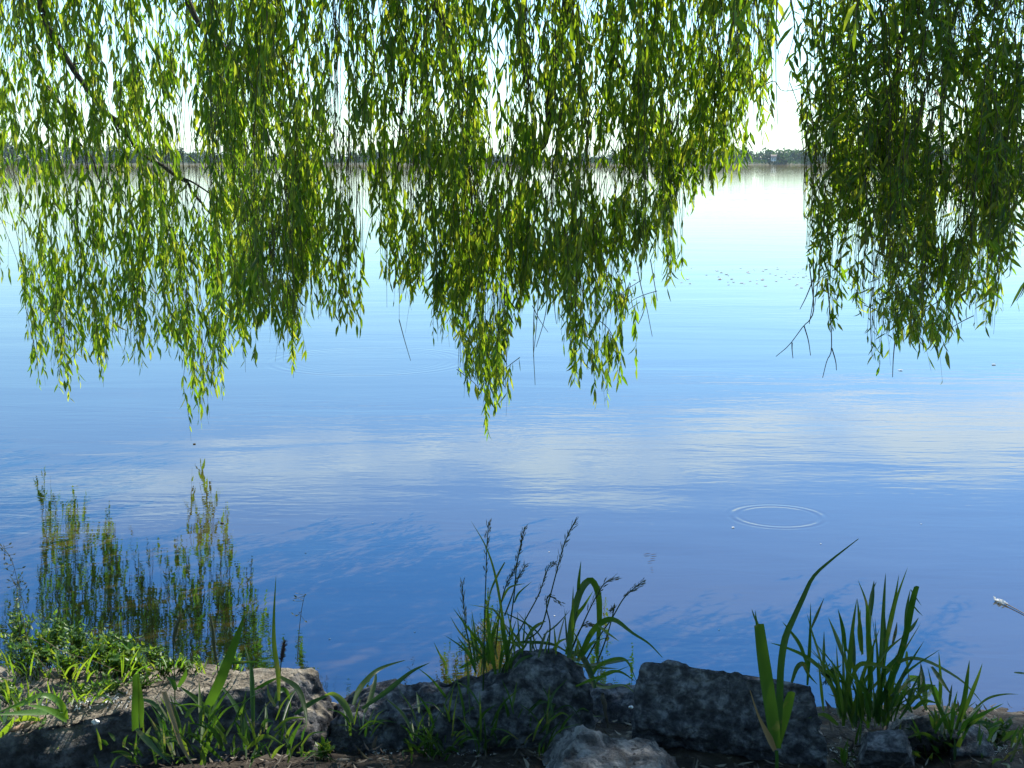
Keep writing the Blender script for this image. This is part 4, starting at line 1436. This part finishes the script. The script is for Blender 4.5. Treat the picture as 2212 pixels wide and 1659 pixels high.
for x, y, d, n, size, hgt, spread, label in [
    (1790, 1480, 2.27, 30, .030, .05, .05, 'leafy weed behind the right shoulder of the square block'),
    (1850, 1560, 2.15, 40, .026, .06, .06, 'leafy weed at the foot of the reed clump'),
    (2060, 1600, 2.1, 50, .03, .07, .1, 'dark leafy weed on the right corner of the bank'),
    (2150, 1610, 2.1, 50, .03, .06, .1, 'spreading weed in the bottom right corner'),
    (1960, 1625, 2.05, 40, .028, .05, .08, 'low weed in front of the small smooth rock')]:
    weed(x, y, d, n, size, hgt, spread, label, M_GRASS)

# ------------------------------------------------------------------ litter, fluff, sticks
def scatter_litter():
    g = Geo()
    n = 5200
    x = rng.uniform(-1.9, 1.9, n)
    y = rng.uniform(2.8, 4.1, n)
    z = bank_z(x, y) + rng.uniform(0.0, .02, n)
    D = rng.normal(size=(n, 3)) * [1, 1, .25]
    add_leaves(g, np.stack([x, y, z], 1), D, np.cross(D, [0, 0, 1.0]) + rng.normal(size=(n, 3)) * .3, rng.uniform(.012, .05, n), rng.uniform(.003, .012, n), rng.normal(0, .3, n))
    # drift on top of the flat slab
    m = 900
    px, py = rng.uniform(0, 560, m), rng.uniform(1440, 1600, m)
    k = py > 1445 + 0
    P = np.array([at(a, b, z=.285) for a, b in zip(px, py)])
    ok = np.array([b < 1600 - 0.22 * a for a, b in zip(px, py)])
    P = P[ok]
    m = len(P)
    D = rng.normal(size=(m, 3)) * [1, 1, .2]
    add_leaves(g, P, D, np.cross(D, [0, 0, 1.0]) + rng.normal(size=(m, 3)) * .3, rng.uniform(.008, .035, m), rng.uniform(.002, .007, m), rng.normal(0, .3, m))
    o = g.build('leaf_litter', M_LITTER, None, False)
    tag(o, 'dead leaves and dry stalks strewn over the bank and slab', 'leaf litter', kind='stuff')
    g = Geo()
    n = 900
    cx = np.array([(205, 1505), (250, 1512), (150, 1515), (1780, 1640), (1820, 1630), (1850, 1650), (1320, 1530), (1335, 1535), (770, 1590), (830, 1620), (1190, 1640), (2100, 1640), (2160, 1620), (480, 1590), (1010, 1625)])
    c = cx[rng.integers(0, len(cx), n)] + rng.normal(size=(n, 2)) * [22, 8]
    P = np.array([(at(a, b, z=.285) if a < 300 else on_bank(a, b)) for a, b in c]) + rng.normal(size=(n, 3)) * .004
    add_leaves(g, P, rng.normal(size=(n, 3)), rng.normal(size=(n, 3)), rng.uniform(.004, .012, n), rng.uniform(.002, .006, n), .4)
    o = g.build('seed_fluff', M_FLUFF, None, False)
    tag(o, 'white tree seed fluff caught on the bank', 'seed fluff', kind='stuff')


scatter_litter()


def stick(pts, d, r, label, mat=M_STICK):
    path = catmull([at(a, b, z=.29) if d == 2.0 and a < 100 else on_bank(a, b) + [0, 0, r] for a, b in pts] if d != 2.2 else path_px(lambda a, b: (a, b), pts, 2.2), 16)
    g = Geo()
    add_tube(g, path + rng.normal(size=path.shape) * .0012, np.concatenate([np.linspace(r * .6, r, 4), np.linspace(r, r * .5, 12)]), 6)
    o = g.build('stick', mat)
    tag(o, label, 'stick')


stick([(142, 1633), (175, 1636), (205, 1639), (250, 1640)], 1.93, .006, 'broken bare stick on the dark soil below the slab')
stick([(8, 1580), (40, 1572), (70, 1560), (92, 1552)], 2.0, .007, 'reddish brown stick lying on the left end of the slab')
stick([(1302, 1500), (1308, 1530), (1312, 1570)], 2.2, .007, 'dark stick standing in the gap between the rocks', M_BARK)
stick([(760, 1600), (790, 1640), (830, 1650)], 2.0, .004, 'thin grey root on the soil in front of the humped rock', M_TWIG)


def pebble(x, y, z, size, mat, label, flat=.6, seed=0, name='stone', cat='stone', group=None):
    bm = bmesh.new()
    bmesh.ops.create_icosphere(bm, subdivisions=3, radius=1)
    off = Vector((seed * 2.3, seed, 1))
    for v in bm.verts:
        k = 1 + .35 * noise.noise(v.co * 1.4 + off) + .12 * noise.noise(v.co * 4 + off)
        v.co = Vector((v.co.x * k, v.co.y * k * .8, v.co.z * k * flat)) * size
    for f_ in bm.faces:
        f_.smooth = True
    me = bpy.data.meshes.new(name)
    bm.to_mesh(me)
    bm.free()
    me.materials.append(mat)
    o = bpy.data.objects.new(name, me)
    o.location = [float(v) for v in (at(x, y, z=z) if z is not None else on_bank(x, y))]
    COL.objects.link(o)
    tag(o, label, cat, group)
    return o


M_WHITE = solid_mat('white_scrap', [(.3, (.7, .69, .66)), (.7, (.85, .84, .82))], 60, bump=.3)
pebble(206, 1560, .262, .010, M_WHITE, 'small white chip on the sunlit edge of the slab', .7, 1)
pebble(1363, 1528, .16, .007, M_WHITE, 'white pebble wedged beside the square block', .8, 2)
pebble(770, 1588, None, .022, M_ROCKPALE, 'grey stone on the soil below the humped rock', .6, 3)
pebble(1005, 1620, None, .03, M_ROCKPALE, 'pale stone half buried in the dim grass', .6, 4)
pebble(540, 1580, None, .05, M_ROCKPALE, 'flat grey stone on the soil before the slab', .4, 5)
pebble(470, 1640, None, .035, M_ROCK, 'dark stone at the bottom edge below the slab', .6, 6)

# things afloat, and specks and dashes standing in for glints and a reflection
def fluff(x, y, size, label, group, src=None):
    if src is None:
        g = Geo()
        n = 16
        u = norm(rng.normal(size=(n, 3)) * [1, 1, .08])
        add_leaves(g, np.zeros((n, 3)) + [0, 0, .08] + rng.normal(size=(n, 3)) * [.1, .1, .02], u, np.cross([0, 0, 1.0], u) + rng.normal(size=(n, 3)) * .12, 1.0, .6, .1)
        o = g.build('fluff_or_glint', M_FLUFF, None, False)
    else:
        o = src.copy()
        COL.objects.link(o)
    p = at(x, y, z=0)
    o.location = (float(p[0]), float(p[1]), .001)
    size *= .65 if size < .008 else 1
    o.scale = (size, size, size)
    o.rotation_euler = (0, 0, rng.uniform(0, 6))
    tag(o, label, 'seed fluff', group)
    return o


specks = [(1186, 1193, .006, 'white fluff speck afloat right of the tallest seed heads'), (896, 1366, .006, 'white fluff speck afloat above the small grass tuft'),
          (1198, 1331, .006, 'white fluff speck afloat seen between the seeding stalks'), (1583, 1140, .008, 'white fluff speck at the left rim of the ripple ring'),
          (1773, 1175, .006, 'white fluff speck below the ripple ring'), (1553, 1361, .006, 'white fluff speck afloat above the square block'),
          (660, 1195, .007, 'pale fluff streak afloat above the lone pod stem'), (805, 1130, .005, 'tiny white fluff speck in the open water left of the seed heads'),
          (2147, 788, .02, 'bright speck standing for a sun glint near the right edge under the right curtain'), (1945, 800, .02, 'bright fluff speck beside the lowest tip of the right curtain'),  # the speck near the right edge paints in a sun glint
          (712, 1381, .007, 'pinkish fluff speck afloat right of the lone pod stem'), (1990, 1132, .006, 'small fluff speck right of the ripple ring')]
src = None
for x, y, s, lab in specks:
    o = fluff(x, y, s, lab, 'fluff specks on the near water', src)
    src = src or o
for k in range(64):  # streak of white specks added to paint in glints on the ripples
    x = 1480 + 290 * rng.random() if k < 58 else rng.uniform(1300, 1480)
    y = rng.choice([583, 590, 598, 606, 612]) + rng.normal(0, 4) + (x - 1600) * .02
    fluff(x, y, rng.uniform(.012, .030), 'white speck standing for a ripple glint left of the right curtain', 'white specks standing for glints on the water', src)
dark = pebble(420, 959, .002, .009, M_BARK, 'dark floating bit on the open water below the left curtain', .5, 7, 'debris_or_reflection', 'debris')
pebble(480, 1130, .002, .009, M_BARK, 'tiny dark floating bit near the reflected willow', .5, 8, 'debris_or_reflection', 'debris')


g = Geo()  # dark dashes laid on the water to paint a hanging twig's reflection
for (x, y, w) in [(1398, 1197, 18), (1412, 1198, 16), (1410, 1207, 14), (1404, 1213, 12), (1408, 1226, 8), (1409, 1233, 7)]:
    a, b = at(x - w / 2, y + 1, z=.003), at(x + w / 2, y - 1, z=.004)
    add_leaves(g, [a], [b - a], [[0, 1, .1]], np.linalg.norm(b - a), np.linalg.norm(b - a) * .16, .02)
o = g.build('debris_or_reflection', M_DARKSEED, None, False)
tag(o, 'cluster of dark dashes standing for a twig reflection right of the seed heads', 'debris')


def floating_stem():
    p = at(2168, 1302, z=.004)
    r = empty('floating_stalk', p)
    tag(r, 'pale stalk with a white tip floating at the right edge', 'stalk')
    g = Geo()
    add_tube(g, catmull([at(2165, 1300, z=.006), at(2195, 1316, z=.004), at(2260, 1352, z=.003)], 12), np.linspace(.0022, .0016, 12), 5)
    g.build('stem', M_DRY, r)
    g = Geo()
    n = 40
    add_leaves(g, np.array([at(2150 + 22 * a, 1294 + 10 * a, z=.006) for a in rng.random(n)]), rng.normal(size=(n, 3)) * [1, .8, .4], rng.normal(size=(n, 3)), .016, .008, .2)
    g.build('white_tip', M_FLUFF, r, False)


floating_stem()


# ------------------------------------------------------------------ air
def build_haze():
    x0, x1, y0, y1, z0, z1 = -1200, 1200, -60, 7000, -3.0, 26.0
    V = [(x, y, z) for z in (z0, z1) for x, y in ((x0, y0), (x1, y0), (x1, y1), (x0, y1))]
    m, nt, out = new_mat('haze_air')
    v = nt.nodes.new('ShaderNodeVolumePrincipled')
    v.inputs['Color'].default_value = (0.70, 0.85, 1.0, 1)
    v.inputs['Density'].default_value = 0.0001
    v.inputs['Anisotropy'].default_value = 0.2
    nt.links.new(v.outputs[0], out.inputs['Volume'])
    o = mesh_np('haze', V, [[0, 3, 2, 1], [4, 5, 6, 7], [0, 1, 5, 4], [1, 2, 6, 5], [2, 3, 7, 6], [3, 0, 4, 7]], None, m)
    tag(o, 'pale summer haze over the lake', 'haze', kind='stuff')


build_haze()
